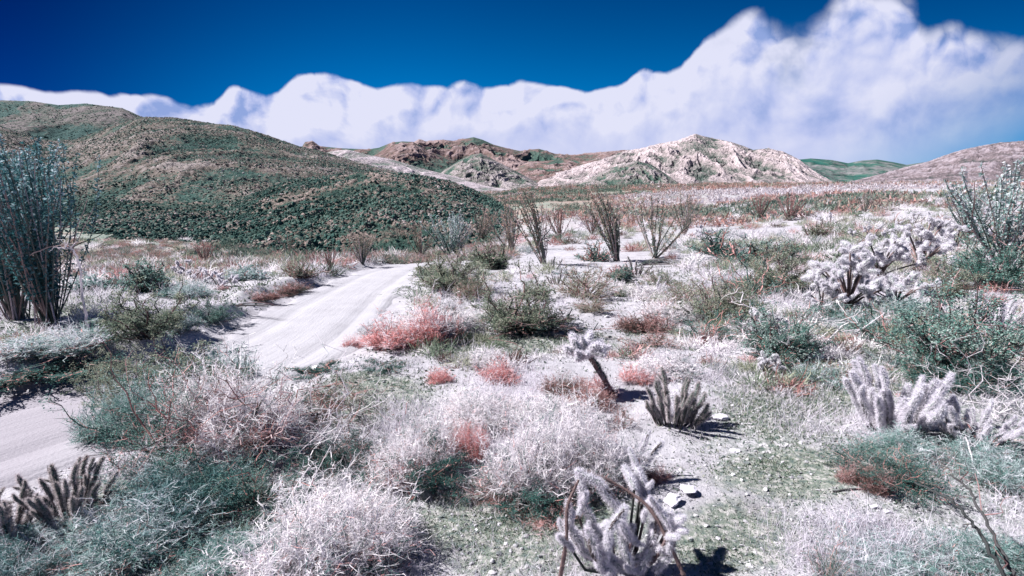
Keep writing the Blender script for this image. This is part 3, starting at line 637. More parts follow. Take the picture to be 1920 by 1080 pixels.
def plant(kind, px, py, wpx, hpx, label, var=None, rot=None, group=None, sink=.02):
    x, y, z = ground_at(px, py); d = y
    W = wpx / 1000 * d * 1.0; H = hpx / 1000 * d * 1.04
    lod = 0 if d < 6.3 else (1 if d < 15 else 2); nv = 5 if kind == 'oco' else (3 if kind.startswith('oco') else 2)
    if var is None: var = rr0.randrange(nv)
    key = (kind, lod, var)
    if key not in CACHE: CACHE[key] = PROTO[kind](lod, var)
    nm, cat, gr = kinfo(kind)
    e = bpy.data.objects.new(nm, None); COL.objects.link(e); e.empty_display_size = .1
    e.location = (x, y + W * .12, h1(x, y + W * .12) - sink)
    if kind.startswith('oco'): W = H
    e.scale = (W, W, H); e.rotation_euler.z = rr0.uniform(0, 6.28) if rot is None else rot
    if kind in ('ocolean', 'ocobig') and rot is None: e.rotation_euler.z = rr0.uniform(-.3, .3)
    for n_, me in CACHE[key]: link(n_, me, e)
    tag(e, label, cat, group or gr); PLACED.append((x, y, W * .5)); return e

# ---- chollas: trunk and joints, each joint a part of its own, its spines in the joint's mesh
def joint_mesh(seed, lod, slim=1.0, sp='spine', nsp=(1300, 520, 300)):
    fl = 'flesh_pale' if sp == 'spine' else 'flesh'; k = ('joint', seed, lod, slim, sp)
    if k in CACHE: return CACHE[k]
    r = rng(7000 + seed + lod * 5); n = 11; t = np.linspace(0, 1, n)
    prof = (np.sin(np.clip(t, .03, .97) * pi) ** .38) * .13 * slim; prof[-1] = .01
    bend = r.uniform(-.12, .12); P = np.stack([bend * t * t, .05 * np.sin(t * 4 + seed), t], -1)[None]
    V, F, A = tubes(P, prof[None], 12, np.array([.5])); V = V * (1 + .0 * V)
    V = V + unit(V - np.array([0, 0, .5])) * (r.random((len(V), 1)) - .5) * .035
    A = r.random(len(V)); g = MB(); g.add(V, F, A, 0)
    m = int(nsp[lod] * (.8 if sp == 'spine_d' else 1.0)); tt = r.uniform(.02, 1, m); an = r.uniform(0, 2 * pi, m); ax = np.stack([bend * tt * tt, .05 * np.sin(tt * 4 + seed), tt], -1)
    pr = np.interp(tt, t, prof); out_ = np.stack([np.cos(an), np.sin(an), (tt - .45) * 1.3], -1); B = ax + out_ * [1, 1, 0] * pr[:, None]
    D = unit(out_ + r.normal(size=(m, 3)) * .45); Ls = r.uniform(.08, .18, m) * (.5 + .5 * slim)
    Pn = B[:, None] + D[:, None] * (np.array([-.02, 1])[None, :, None] * Ls[:, None, None])
    Rn = np.array([1, .12])[None] * np.full((m, 1), (.006, .012, .024)[lod])
    g.add(*ribbons(Pn, Rn, r, np.clip(.3 + .7 * r.random(m), 0, 1)), 1)
    CACHE[k] = g.mesh('joint', [M[fl], M[sp]], False); return CACHE[k]
from mathutils import Vector, Matrix
def add_joint(e, p, d, L, lod, slim, sp, r):
    o = link('joint', joint_mesh(int(r.integers(0, 3)), lod, slim, sp), e)
    q = Vector(d).to_track_quat('Z', 'Y'); o.rotation_mode = 'QUATERNION'; o.rotation_quaternion = q @ Vector((0, 0, 1)).rotation_difference(Vector((0, 0, 1)))
    o.location = Vector(p); o.scale = (L, L, L)
def cholla(px, py, wpx, hpx, label, style='bushy', seed=0, sp='spine', lean=0.0, group='spiny chollas on the desert floor', nj=None, trunkless=False, jl=None):
    x, y, z = ground_at(px, py); d = y; W = wpx / 1000 * d; H = hpx / 1000 * d * 1.02; r = rng(8000 + seed)
    lod = 0 if d < 6.3 else (1 if d < 15 else 2)
    e = bpy.data.objects.new('cholla_cactus', None); COL.objects.link(e); e.location = (x, y + W * .1, h1(x, y + W * .1) - .02); e.empty_display_size = .1
    tm = MB()
    if style == 'fingers':                                   # long upright fingers from a low base
        n = nj or 14; n = int(n * 1.25); JL = jl or H * .38; slim = .54
        for i in range(n):
            az = 2.4 * i + r.uniform(-.4, .4); q = np.sqrt((i + .5) / n); tilt = .05 + .40 * q * W / max(H, .1)
            b = np.array([cos(az) * W * .32 * q, sin(az) * W * .26 * q, 0.0]); dd = unit(np.array([cos(az) * tilt, sin(az) * tilt, 1.0]))
            hh = H * r.uniform(.50, 1.0) * (1.05 - .25 * q); L = min(JL * r.uniform(.75, 1.1), hh); p = b + dd * (hh - L)
            Pt = np.stack([b * .5, b * .8 + p * .1, p * .6 + b * .4, p + dd * L * .1])[None]; tm.add(*tubes(Pt, np.full((1, 4), max(.008, L * .045)), 6, np.array([r.random() * .5])))
            add_joint(e, p, dd, L, lod, slim, sp, r)
            if hh - L > .25 * L: add_joint(e, b + dd * max(hh - 1.85 * L, 0) + r.normal(size=3) * .005, unit(dd + r.normal(size=3) * .08), L, lod, slim, sp, r)
            s = unit(dd + r.normal(size=3) * .45); s[2] = abs(s[2]); add_joint(e, p + dd * L * .2, s, L * .55, lod, slim, sp, r) if i % 2 else None
    elif style == 'head':                                    # bare leaning trunk with a head of short joints
        top = np.array([lean * H, 0, H * .68]); P = np.stack([np.zeros(3), top * [.35, 0, .4], top * [.72, 0, .75], top])[None]
        tm.add(*tubes(P, np.array([[.11, .095, .09, .08]]) * H * .42, 9, np.array([.9])))
        for i in range(nj or 14):
            dd = unit(np.array([r.normal() * .8 - .1, r.normal() * .6, r.uniform(.1, 1.2)])); add_joint(e, top + dd * H * .02 - [0, 0, r.uniform(0, .10) * H], dd, H * r.uniform(.24, .36), lod, 1.05, sp, r)
        for i in range(4):
            t = r.uniform(.45, .8); dd = unit(r.normal(size=3) * [1, 1, .3] + [0, 0, .2]); add_joint(e, P[0, 2] * t, dd, H * .13, lod, .8, 'spine_d', r)
        for t in (.1, .7, 1.3, 1.9, 2.4): i_ = int(t); add_joint(e, P[0, i_] * (1 - t + i_) + P[0, i_ + 1] * (t - i_), unit(P[0, i_ + 1] - P[0, i_] + r.normal(size=3) * .02), H * .24, lod, 1.15, 'spine_d', r)
    else:                                                    # bushy: trunk, limbs, clustered short fat joints
        n = int((nj or 30) * 1.9); JL = jl or max(.10, H * .17)
        for i in range(max(6, n // 4)):
            az = r.uniform(0, 2 * pi); q = r.random() ** .5; tip = np.array([cos(az) * W * .5 * q, sin(az) * W * .42 * q, H * r.uniform(.30, .82) * (1.08 - .5 * q * q)])
            P = np.stack([np.zeros(3), tip * [.3, .3, .45], tip * [.75, .75, .85], tip])[None]; tm.add(*tubes(P, np.array([[1.5, 1.2, 1., .8]]) * JL * .075, 7, np.array([r.random()])))
            for j in range(4):
                dd = unit(np.array([cos(az) * .6, sin(az) * .6, .55]) + r.normal(size=3) * .75); dd[2] = max(dd[2], -.35)
                add_joint(e, tip - unit(tip) * JL * r.uniform(0, .8) * (j > 1), dd, JL * r.uniform(.7, 1.15), lod, 1.55, sp, r)
    t = tm.build('trunk', M['bark'], e); tag(e, label, 'cactus', group); PLACED.append((x, y, W * .5)); return e

# ---- rocks, fallen canes
def rock(px, py, wpx, hpx, label, m='rock', seed=0, group='loose stones on the desert floor', rough=.13):
    x, y, z = ground_at(px, py); W = wpx / 1000 * y * .5; H = hpx / 1000 * y * .5; r = rng(600 + seed)
    V, F = ICO[2]; nz = np.zeros(len(V))
    for _ in range(10): a = unit(r.normal(size=3)); c = r.uniform(.45, .85); q = V @ a; V = np.where((q > c)[:, None], V - a * (q - c)[:, None], V)   # chipped facets
    V = V * (1 + rough * .35 * r.normal(size=(len(V), 1))); g = MB(); g.add(V * [W, W * r.uniform(.8, 1.1), H], F, r.random(len(V)) * .3 + .4)
    o = g.build('rock', M[m]); o.location = (x, y, h1(x, y) + H * .55); o.rotation_euler.z = r.uniform(-.4, .4); tag(o, label, 'rock', group); return o
def canes(name, px, py, L_px, h_px, n, label, cat, seed, mats='cane', ang=0.0, fan=.25, thick=.012):
    x, y, z = ground_at(px, py); L = L_px / 1000 * y; H = h_px / 1000 * y; r = rng(seed); g = MB(); k = 9; t = np.linspace(0, 1, k)
    for i in range(n):
        a = ang + r.normal() * fan; l = L * r.uniform(.6, 1); arch = H * r.uniform(.15, 1.0)
        P = np.stack([cos(a) * t * l + r.normal() * .02, sin(a) * t * l * .5 + r.normal() * .05, .02 + arch * np.sin(t * pi * .93) ** .8 + .02 * r.random()], -1)[None]
        g.add(*tubes(P, (np.linspace(1, .4, k) * thick * r.uniform(.7, 1.2))[None], 5, np.array([r.random()])))
    o = g.build(name, M[mats]); o.location = (x, y, z); tag(o, label, cat); return o
def branch(name, pts, rad, label, m, group, side=.0, seed=1, cat='branch'):   # pts: (px, py, height over the ground in m)
    r = rng(seed); Q = []
    for px, py, Y in pts: a, b = uv(px, py); Q.append((a * Y, Y, CAM_H + b * Y))
    Q = np.array(Q)
    for q in Q: q[2] = max(q[2], h1(q[0], q[1]) + rad)
    if Q[0, 2] > h1(Q[0, 0], Q[0, 1]) + .06: Q = np.concatenate([[[Q[0, 0] + .03, Q[0, 1] + .02, h1(Q[0, 0], Q[0, 1]) - .02]], Q])
    Q = catmull_n(Q, 7); k = len(Q); Q = Q + r.normal(size=Q.shape) * rad * .35
    base = Q[0].copy(); g = MB(); g.add(*tubes((Q - base)[None], (np.linspace(1, .45, k) * rad)[None], 7, np.array([.4])))
    n = int(k * side)
    if n:
        i = r.integers(k // 4, k, n); Pb = paths((Q - base)[i], unit(r.normal(size=(n, 3)) + unit(Q[-1] - Q[0]) * .8), r.uniform(.08, .32, n), 6, r, .9)
        g.add(*tubes(Pb, np.linspace(1, .3, 6)[None] * np.full((n, 1), rad * .32), 4, r.random(n)))
    o = g.build(name, M[m]); o.location = base; tag(o, label, cat, group); return o
def catmull_n(P, n):
    o = []; Q = np.concatenate([2 * P[:1] - P[1:2], P, 2 * P[-1:] - P[-2:-1]])
    for i in range(1, len(Q) - 2):
        for k in range(n):
            t = k / n; o.append(.5 * ((2 * Q[i]) + (-Q[i - 1] + Q[i + 1]) * t + (2 * Q[i - 1] - 5 * Q[i] + 4 * Q[i + 1] - Q[i + 2]) * t * t + (-Q[i - 1] + 3 * Q[i] - 3 * Q[i + 1] + Q[i + 2]) * t ** 3))
    o.append(P[-1]); return np.array(o)

# ---- the plants one by one
P_ = plant
P_('ocobig', 30, 600, 0, 345, 'tall dense ocotillo at the left edge, the one cut by the frame', 0)
P_('ocobig', 98, 612, 0, 350, 'tall dense ocotillo standing just right of the one cut by the left frame edge', 1, .2)
P_('oco', 680, 497, 0, 72, 'short green ocotillo beside the far bend of the sandy track', 1)
P_('ocored', 620, 504, 0, 40, 'tiny reddish ocotillo just left of the track bend', 0)
P_('ocored', 588, 502, 0, 34, 'smallest reddish ocotillo at the left of the track bend', 1)
P_('oco', 790, 483, 0, 82, 'grey green ocotillo behind the top of the track', 2)
P_('ocopale', 850, 490, 0, 98, 'pale green feathery ocotillo behind the olive bushes by the track', 0)
P_('oco', 958, 474, 0, 108, 'wide dark ocotillo casting a shadow on the bare white sand', 0)
P_('ocolean', 1018, 494, 0, 132, 'ocotillo with straight stems standing on the white sand between two others', 1, .1)
P_('ocolean', 1157, 490, 0, 132, 'narrow ocotillo leaning far over to the left', 0, 0)
P_('oco', 1228, 484, 0, 122, 'widely branched dark ocotillo beside the heap of fallen canes', 2, 1.2)
P_('oco', 1284, 442, 0, 80, 'bushy ocotillo just behind and right of the widely branched one', 0, 2)
P_('ocored', 1050, 447, 0, 58, 'reddish ocotillo at the far edge of the bare sand', 2)
P_('oco', 900, 458, 0, 72, 'ocotillo against the foot of the dark rocky hill', 1, 3)
P_('oco', 755, 472, 0, 56, 'small ocotillo left of the grey green one behind the track', 0, 4)
P_('oco', 545, 482, 0, 48, 'small thin ocotillo below the dark boulder slope', 2, 2)
P_('ocored', 385, 495, 0, 44, 'small rusty ocotillo at the foot of the dark slope on the left', 0, 1)
P_('ocored', 1480, 414, 0, 58, 'rusty ocotillo rising over the red scrub on the plain', 1, 1)
P_('ocored', 1425, 412, 0, 48, 'rusty ocotillo left of the tall one in the red scrub', 2, 1)
P_('oco', 1622, 398, 0, 42, 'distant ocotillo in front of the lavender rock ridge', 0, 1)
P_('ocopale', 1880, 500, 0, 200, 'big grey ocotillo at the right edge in front of the rock ridge', 1, .3)
P_('ocopale', 1818, 455, 0, 110, 'loose grey ocotillo left of the big one at the right edge', 0, 2)
P_('ocored', 1110, 440, 0, 45, 'low reddish ocotillo left of the leaning one, far behind', 1, 5)

P_('leaf', 268, 650, 175, 115, 'olive green bush above the large grey shrub on the left', 0)
P_('grey', 185, 620, 120, 70, 'blurred grey green shrub right of the tall left ocotillos')
P_('grey', 75, 660, 210, 70, 'grass like grey shrub under the tall left ocotillos')
P_('teal', 262, 548, 110, 62, 'small dark green bush left of the white chollas across the track')
P_('grey', 190, 545, 110, 55, 'pale grey shrub behind the tall left ocotillo')
P_('leaf', 855, 548, 165, 84, 'olive bush at the right side of the track bend', 1)
P_('leaf', 925, 505, 95, 55, 'smaller olive bush behind the one at the track bend', 0)
P_('leaf', 972, 625, 185, 122, 'rounded olive bush with dark stems in the middle of the scene', 0, .5)
P_('bare', 985, 632, 260, 52, 'low spread of dark bare stems at the base of the middle olive bush')
P_('thin', 1102, 560, 125, 78, 'thin bush with spreading red stems right of the white sand')
P_('thin', 1110, 585, 85, 36, 'low green and red shrub below the thin spreading bush')
P_('twiggy', 1115, 490, 70, 50, 'grey green shrub under the leaning ocotillo')
P_('leaf', 1345, 605, 150, 100, 'olive bush with red base right of the dark red shrub')
P_('twiggy', 1330, 640, 130, 70, 'grey green open shrub in front of the olive bush with red base')
P_('leaf', 1470, 550, 150, 98, 'wide grey olive bush left of the white cholla mass', 1)
P_('twiggy', 1415, 560, 130, 85, 'open shrub with pale twigs left of the wide grey olive bush')
P_('teal', 1462, 678, 175, 130, 'dark green bush behind the single white rock', 0)
P_('barepale', 1480, 672, 200, 120, 'pale bare twigs reaching out of the dark green bush by the white rock')
P_('teal', 1805, 715, 270, 200, 'big dark green bush at the right', 1)
P_('leaf', 1720, 660, 110, 70, 'small olive bush left of the big dark green one')
P_('leaf', 1535, 450, 52, 40, 'small round olive bush on the pale slope near the fallen branches')
P_('teal', 1880, 545, 170, 120, 'green bush under the big grey ocotillo at the right edge', 0)
P_('twiggy', 1345, 478, 95, 60, 'pale green shrub right of the ocotillo group')
P_('twiggy', 1400, 500, 110, 60, 'grey shrub in front of the pale green one on the slope')
P_('rust', 545, 552, 85, 34, 'dark rusty shrub on the left bank where the track bends')
P_('rust', 480, 562, 80, 28, 'flat dark shrub left of the rusty one on the track bank')
P_('thin', 560, 520, 70, 34, 'thin bush at the edge of the far track bend')
P_('teal', 395, 605, 75, 46, 'small dark bush with reddish twigs left of the track')
P_('grey', 465, 525, 90, 46, 'pale shrub beyond the left bank of the track')
P_('grey', 335, 560, 120, 50, 'low grey shrub below the white chollas on the left')
P_('grey', 330, 620, 100, 60, 'grey shrub behind the olive one on the left')
P_('twiggy', 300, 870, 300, 235, 'large open grey green shrub between the two parts of the track', 0)
P_('mixed', 430, 850, 300, 260, 'large pale shrub with reddish twigs at the near side of the track', 0)
P_('barered', 455, 860, 330, 250, 'tall bare reddish branches through the large pale shrub', 1)
P_('leaf', 232, 770, 170, 150, 'olive topped shrub overhanging the near end of the track')
P_('grey', 250, 830, 240, 170, 'grey twiggy shrub hiding the middle of the sandy track')
P_('leaf', 340, 745, 190, 120, 'olive bush between the grey shrub and the open stretch of track')
P_('grey', 400, 720, 150, 90, 'grey shrub at the left edge of the open stretch of track')
P_('twiggy', 420, 800, 260, 180, 'open grey green shrub in front of the open stretch of track')
P_('pale', 340, 800, 220, 150, 'pale twiggy shrub in the middle of the large shrub mass by the track')
P_('dark', 60, 716, 270, 36, 'dark low brush standing in for shade on the far bank of the near track')  # dark leaves take the place of the bank's shade
P_('dark', 150, 704, 150, 28, 'small dark brush standing in for shade at the right end of the bank')  # second piece of the bank's shade, built as dark leaves
P_('wispy', 340, 935, 300, 110, 'dark green brush under the large open grey shrub')
P_('dark', 560, 1075, 330, 80, 'dark tangle at the foot of the big domed pale shrub')
P_('dark', 690, 905, 150, 70, 'dark brush left of the tangle below the pale shrub')
P_('wispy', 60, 1060, 260, 90, 'dark brush in the lower left corner')
P_('dark', 980, 618, 150, 50, 'dark bush standing in for shade at the foot of the middle olive bush')  # dark leaves put where the olive bush shades its own foot
P_('grey', 1700, 860, 200, 70, 'grey brush at the foot of the tall pale cholla')
P_('dark', 1850, 850, 190, 60, 'dark brush at the foot of the lower pale cholla')
P_('dark', 1800, 735, 230, 90, 'dark bush standing in for the shaded base of the big green bush at the right')  # shade at the bush's base, built as dark leaves
P_('dark', 1465, 684, 120, 60, 'dark bush standing in for the shaded base of the bush behind the white rock')  # dark leaves added for the shade low in this bush
P_('barepale', 560, 870, 260, 190, 'tangle of pale dry branches right of the large pale shrub', 1)
P_('bare', 590, 800, 190, 60, 'flat dark brushwood left of the green patch')
P_('bare', 650, 880, 190, 90, 'dark bare twigs left of the pale centre shrubs')
P_('wispy', 300, 1005, 330, 150, 'dark teal wispy shrub in front of the large open grey one', 1)
P_('grey', 180, 1060, 330, 130, 'grey green shrub at the lower left corner')
P_('twiggy', 470, 960, 240, 130, 'dark green twiggy shrub left of the pale foreground mound')
P_('grey', 420, 1095, 260, 130, 'grey grassy shrub at the bottom edge left of the pale mound')
P_('pale', 585, 1090, 440, 265, 'big domed pale shrub at the bottom of the picture', 0)
P_('pale', 700, 1045, 210, 150, 'pale shrub joined to the right side of the big domed one')
P_('pale', 1000, 930, 300, 265, 'big pale shrub with dark red underside in the centre', 1)
P_('pale', 1095, 905, 230, 225, 'pale shrub right behind the big centre one', 0)
P_('rust', 1000, 955, 200, 46, 'dark rusty undergrowth at the front of the big centre shrub')
P_('dark', 1020, 956, 270, 108, 'dark green tangle added to deepen the shadow under the big pale centre shrub')  # dark leaves added for deeper shadow below the centre shrub
P_('mixed', 800, 890, 240, 190, 'pale shrub over dark undergrowth left of the centre', 1)
P_('dark', 790, 922, 240, 122, 'dark green tangle added to deepen the shadow under the pale shrub left of the centre')  # shadow below the left pale shrub deepened with dark leaves
P_('pale', 880, 810, 220, 110, 'wide pale shrub behind the centre shrubs')
P_('pale', 1050, 810, 230, 105, 'pale grass like shrub in front of the dark red one')
P_('salmon', 885, 862, 100, 120, 'salmon shrub between the two pale centre shrubs')
P_('salmon', 1128, 840, 60, 72, 'narrow rusty shrub right of the big centre shrub')
P_('salmon', 740, 655, 160, 85, 'brightest salmon shrub beside the sandy track', 0)
P_('salmon', 800, 640, 140, 110, 'salmon and pink shrub behind the brightest one', 1)
P_('pale', 815, 628, 150, 90, 'pale shrub topping the salmon one by the track', 0)
P_('pale', 735, 628, 110, 60, 'low pale shrub at the right edge of the track')
P_('salmon', 658, 652, 50, 36, 'small orange tinted shrub at the edge of the track')
P_('bare', 865, 618, 70, 50, 'small dark bare shrub left of the middle olive bush')
P_('salmon', 825, 716, 75, 40, 'small salmon shrub left of the middle clearing')
P_('salmon', 935, 715, 110, 56, 'wider salmon shrub in front of the pale grass tuft')
P_('pale', 915, 690, 110, 52, 'pale grass tuft behind the wider salmon shrub')
P_('rust', 1062, 745, 120, 66, 'dark red shrub left of the leaning cholla')
P_('salmon', 1120, 745, 90, 60, 'salmon twigs around the foot of the leaning cholla')
P_('rust', 1215, 622, 120, 56, 'dark red shrub on the sand right of the middle olive bush')
P_('barered', 1228, 652, 120, 34, 'flat reddish shrub below the dark red one')
P_('salmon', 1195, 718, 90, 50, 'salmon shrub behind the finger cholla')
P_('pale', 1245, 705, 160, 62, 'wide pale grassy shrub behind the finger cholla')
P_('salmon', 1325, 645, 60, 46, 'small reddish shrub right of the flat one')
P_('barered', 1165, 805, 80, 90, 'small bare reddish shrub left of the finger cholla')
P_('rust', 1215, 905, 95, 60, 'rusty shrub behind the near fuzzy cholla')
P_('barered', 925, 945, 130, 80, 'little bare dark bush in front of the centre shrubs')
P_('pale', 1200, 560, 120, 40, 'low pale shrub right of the thin spreading bush')
P_('pale', 1260, 600, 140, 60, 'pale shrub behind the dark red shrub')
P_('dark', 1655, 905, 200, 90, 'dark thicket under the pale cholla on the right')
P_('rust', 1625, 915, 90, 76, 'reddish left end of the dark thicket on the right')
P_('twiggy', 1720, 930, 200, 90, 'teal grey shrub in front of the pale cholla on the right')
P_('twiggy', 1560, 1090, 90, 130, 'small yellow green sprig at the bottom right')
P_('grey', 1860, 900, 220, 110, 'grey dry shrub at the right edge')
P_('barepale', 1900, 800, 200, 150, 'pale bare twigs at the right edge')
P_('grey', 1700, 1090, 320, 60, 'low grey shrub at the bottom right')
P_('grey', 1880, 1080, 260, 90, 'grey shrub in the lower right corner')
P_('grey', 1600, 620, 130, 60, 'pale grey shrub in front of the white cholla mass')
P_('grey', 1730, 600, 150, 70, 'grey shrub right of the white cholla mass')
P_('rust', 1610, 720, 90, 50, 'reddish twiggy shrub right of the white rock')
P_('grey', 1560, 720, 130, 60, 'pale shrub between the white rock and the pale cholla')

P_('dark', 620, 872, 190, 84, 'dark brush added to deepen the shadow below the flat dark brushwood left of centre')  # dark leaves added to deepen the shadow left of centre
P_('dark', 250, 962, 220, 84, 'dark low bush added to deepen the shadow right of the dark left cholla')  # added dark leaves, deepening the shadow at the lower left
P_('dark', 400, 912, 200, 90, 'dark low bush added to deepen the shadow under the large pale shrub by the track')  # added dark leaves, deepening the shadow below the pale shrub
P_('rust', 1095, 770, 120, 60, 'dusky red shrub in front of the foot of the leaning cholla')
P_('leaf', 1240, 545, 90, 46, 'small olive bush on the sand below the fallen canes')
P_('leaf', 1005, 560, 70, 44, 'small olive bush between the middle bush and the thin one')
P_('thin', 1290, 575, 100, 60, 'thin olive shrub left of the olive bush with red base')
P_('dark', 1375, 495, 90, 30, 'low dark bush on the pale slope in front of the grey shrubs')
P_('teal', 1450, 500, 110, 56, 'dark green bush up the slope behind the wide grey olive one')
P_('leaf', 1590, 500, 90, 46, 'olive bush among the white chollas at the left')
P_('twiggy', 1660, 640, 130, 80, 'open green shrub between the white cholla mass and the big green bush')
P_('leaf', 1395, 590, 80, 60, 'olive bush just left of the wide grey olive one')
P_('dark', 1590, 610, 130, 50, 'dark brush in the shade of the white cholla mass')
P_('leaf', 800, 520, 80, 40, 'low olive bush right against the track bend')
P_('thin', 885, 560, 90, 50, 'thin red stemmed shrub in front of the smaller olive bush')
P_('teal', 1170, 530, 60, 34, 'little dark bush left of the small dark cholla')
P_('rust', 1160, 520, 80, 36, 'rusty shrub behind the thin spreading bush')
P_('leaf', 1780, 560, 130, 80, 'olive bush between the white chollas and the right edge')
P_('dark', 610, 700, 150, 16, 'dark flat creeping plant at the near edge of the track')
P_('barered', 600, 770, 190, 60, 'red branched low shrub right of the large pale shrub')
P_('dark', 720, 692, 110, 12, 'dark green mat at the top of the left green patch')

C_ = cholla
C_(1150, 742, 90, 128, 'leaning cholla with a pale head of joints above the centre shrubs', 'head', 1, lean=-.42, nj=24)
C_(1268, 802, 120, 120, 'dark cholla of upright fingers with pale rims right of the centre', 'fingers', 2, 'spine_d', nj=16)
C_(1690, 815, 170, 165, 'tall pale cholla of fuzzy fingers on the right', 'fingers', 3, nj=20)
C_(1835, 835, 160, 105, 'lower pale cholla right of the tall fuzzy one', 'fingers', 4, nj=13)
C_(115, 975, 170, 135, 'dark cholla of upright fingers at the lower left', 'fingers', 5, 'spine_d', nj=16)
C_(5, 1010, 120, 150, 'dark cholla cut by the left frame edge', 'fingers', 6, 'spine_d', nj=9)
C_(1600, 580, 170, 130, 'white joint cholla in the middle of the right hand mass', 'bushy', 7, nj=40)
C_(1660, 520, 150, 100, 'white joint cholla behind the middle one of the right hand mass', 'bushy', 8, nj=34)
C_(1735, 505, 150, 105, 'white joint cholla at the right of the mass with dark shaded stems', 'bushy', 9, nj=36)
C_(1545, 585, 95, 75, 'small white cholla at the left end of the right hand mass', 'bushy', 10, nj=22)
C_(1690, 575, 150, 85, 'low white cholla in front at the right of the mass', 'bushy', 11, nj=28)
C_(1800, 470, 120, 70, 'white cholla behind the mass towards the right edge', 'bushy', 12, nj=28)
C_(1640, 455, 90, 45, 'small white cholla far up the pale slope', 'bushy', 13, nj=22)
C_(1720, 430, 110, 42, 'white cholla at the top of the pale slope', 'bushy', 14, nj=24)
C_(1560, 425, 80, 30, 'distant white cholla left of the top one on the slope', 'bushy', 15, nj=20)
C_(1830, 415, 110, 40, 'distant white cholla near the rock ridge', 'bushy', 16, nj=20)
C_(1425, 640, 100, 80, 'pale cholla at the left of the dark green bush', 'bushy', 17, nj=24)
C_(1195, 520, 70, 42, 'small dark cholla left of the fallen canes', 'fingers', 18, 'spine_d', nj=12)
C_(1045, 533, 40, 32, 'small dark cholla alone on the white sand', 'fingers', 19, 'spine_d', nj=8)
C_(1225, 560, 70, 48, 'small speckled cholla below the fallen canes', 'fingers', 20, nj=9)
C_(1035, 505, 36, 30, 'low dark cholla at the foot of the straight stemmed ocotillo', 'fingers', 21, 'spine_d', nj=6)
C_(355, 530, 70, 46, 'white cholla across the track, left one of a pair', 'bushy', 22, nj=24)
C_(405, 540, 70, 50, 'white cholla across the track, right one of a pair', 'bushy', 23, nj=24)
C_(969, 505, 9, 22, 'single dark cholla stub standing on the white sand', 'fingers', 24, 'spine_d', nj=2)
C_(990, 510, 22, 22, 'two short dark stubs right of the single one', 'fingers', 25, 'spine_d', nj=3)
C_(1320, 455, 60, 36, 'small white cholla right of the ocotillo group', 'bushy', 26, nj=18)
C_(1885, 620, 110, 90, 'pale cholla at the right edge above the big green bush', 'fingers', 27, nj=12)
C_(640, 860, 60, 40, 'small dark cholla left of the pale centre shrubs', 'fingers', 28, 'spine_d', nj=8)
C_(1435, 700, 60, 50, 'little pale cholla in front of the dark green bush', 'bushy', 29, nj=14)

# the near fuzzy cholla: long arms, each a part
def arm_cholla(pts_list, label, seed, base, extra=0, bare_arms=()):
    r = rng(seed); e = bpy.data.objects.new('cholla_cactus', None); COL.objects.link(e); bx, by, bz = ground_at(*base); e.location = (bx, by, bz - .03); o0 = np.array([bx, by, bz - .03]); lod = 0
    tm = MB()
    for pts in pts_list:
        Q = []
        for px, py, Y in pts: a, b = uv(px, py); Q.append((a * Y, Y, CAM_H + b * Y))
        Q = np.array(Q) - o0; Q[:, 2] = np.maximum(Q[:, 2], .05); D = catmull_n(Q, 6); tm.add(*tubes(D[None], np.full((1, len(D)), .010), 7, np.array([.4])))
        seg_ = np.cumsum(np.r_[0, np.linalg.norm(np.diff(D, axis=0), axis=1)]); s = 0.0
        while s < seg_[-1] - .05:
            L = min(r.uniform(.17, .24), seg_[-1] - s + .04); p = np.array([np.interp(s, seg_, D[:, i]) for i in range(3)]); q = np.array([np.interp(s + L * .9, seg_, D[:, i]) for i in range(3)])
            add_joint(e, p, unit(q - p), L, lod, .8, 'spine', r)
            if r.random() < .7: add_joint(e, p, unit(unit(q - p) + r.normal(size=3) * .8), L * .6, lod, .8, 'spine', r)
            s += L * .82
    for i in range(extra):
        t = r.random(); hgt = r.uniform(.03, .62) * (1 - .35 * abs(t - .5) * 2); p = np.array([(t - .5) * .66, r.uniform(-.12, .25), hgt]); d_ = unit(np.array([(t - .5) * 1.2, r.normal() * .5, .6]) + r.normal(size=3) * .45)
        Pt = np.stack([np.array([0, .05, 0]) + p * [.2, .2, .1], p * [.75, .8, .5], p])[None]; tm.add(*tubes(Pt, np.full((1, 3), .009), 5, np.array([r.random()])))
        add_joint(e, p, d_, r.uniform(.11, .19), lod, .8, 'spine', r)
    for pts in bare_arms:
        Q = []
        for px, py, Y in pts: a, b = uv(px, py); Q.append((a * Y, Y, CAM_H + b * Y))
        D = catmull_n(np.array(Q) - o0, 7); tm.add(*tubes(D[None], (np.linspace(1, .6, len(D)) * .013 * r.uniform(.75, 1.25, len(D)))[None], 8, np.array([.7])))
        i_ = r.integers(2, len(D) - 1, 420); n_ = len(i_); Bp = D[i_] + (D[i_ - 1] - D[i_]) * r.random((n_, 1)); Dp = unit(r.normal(size=(n_, 3)))
        tm.add(*ribbons(Bp[:, None] + Dp[:, None] * np.array([.0, .035])[None, :, None], np.full((n_, 2), .0011) * [1, .3], r, np.full(n_, 1.0)))
    tm.build('trunk', M['bark'], e); tag(e, label, 'cactus', 'spiny chollas on the desert floor'); return e
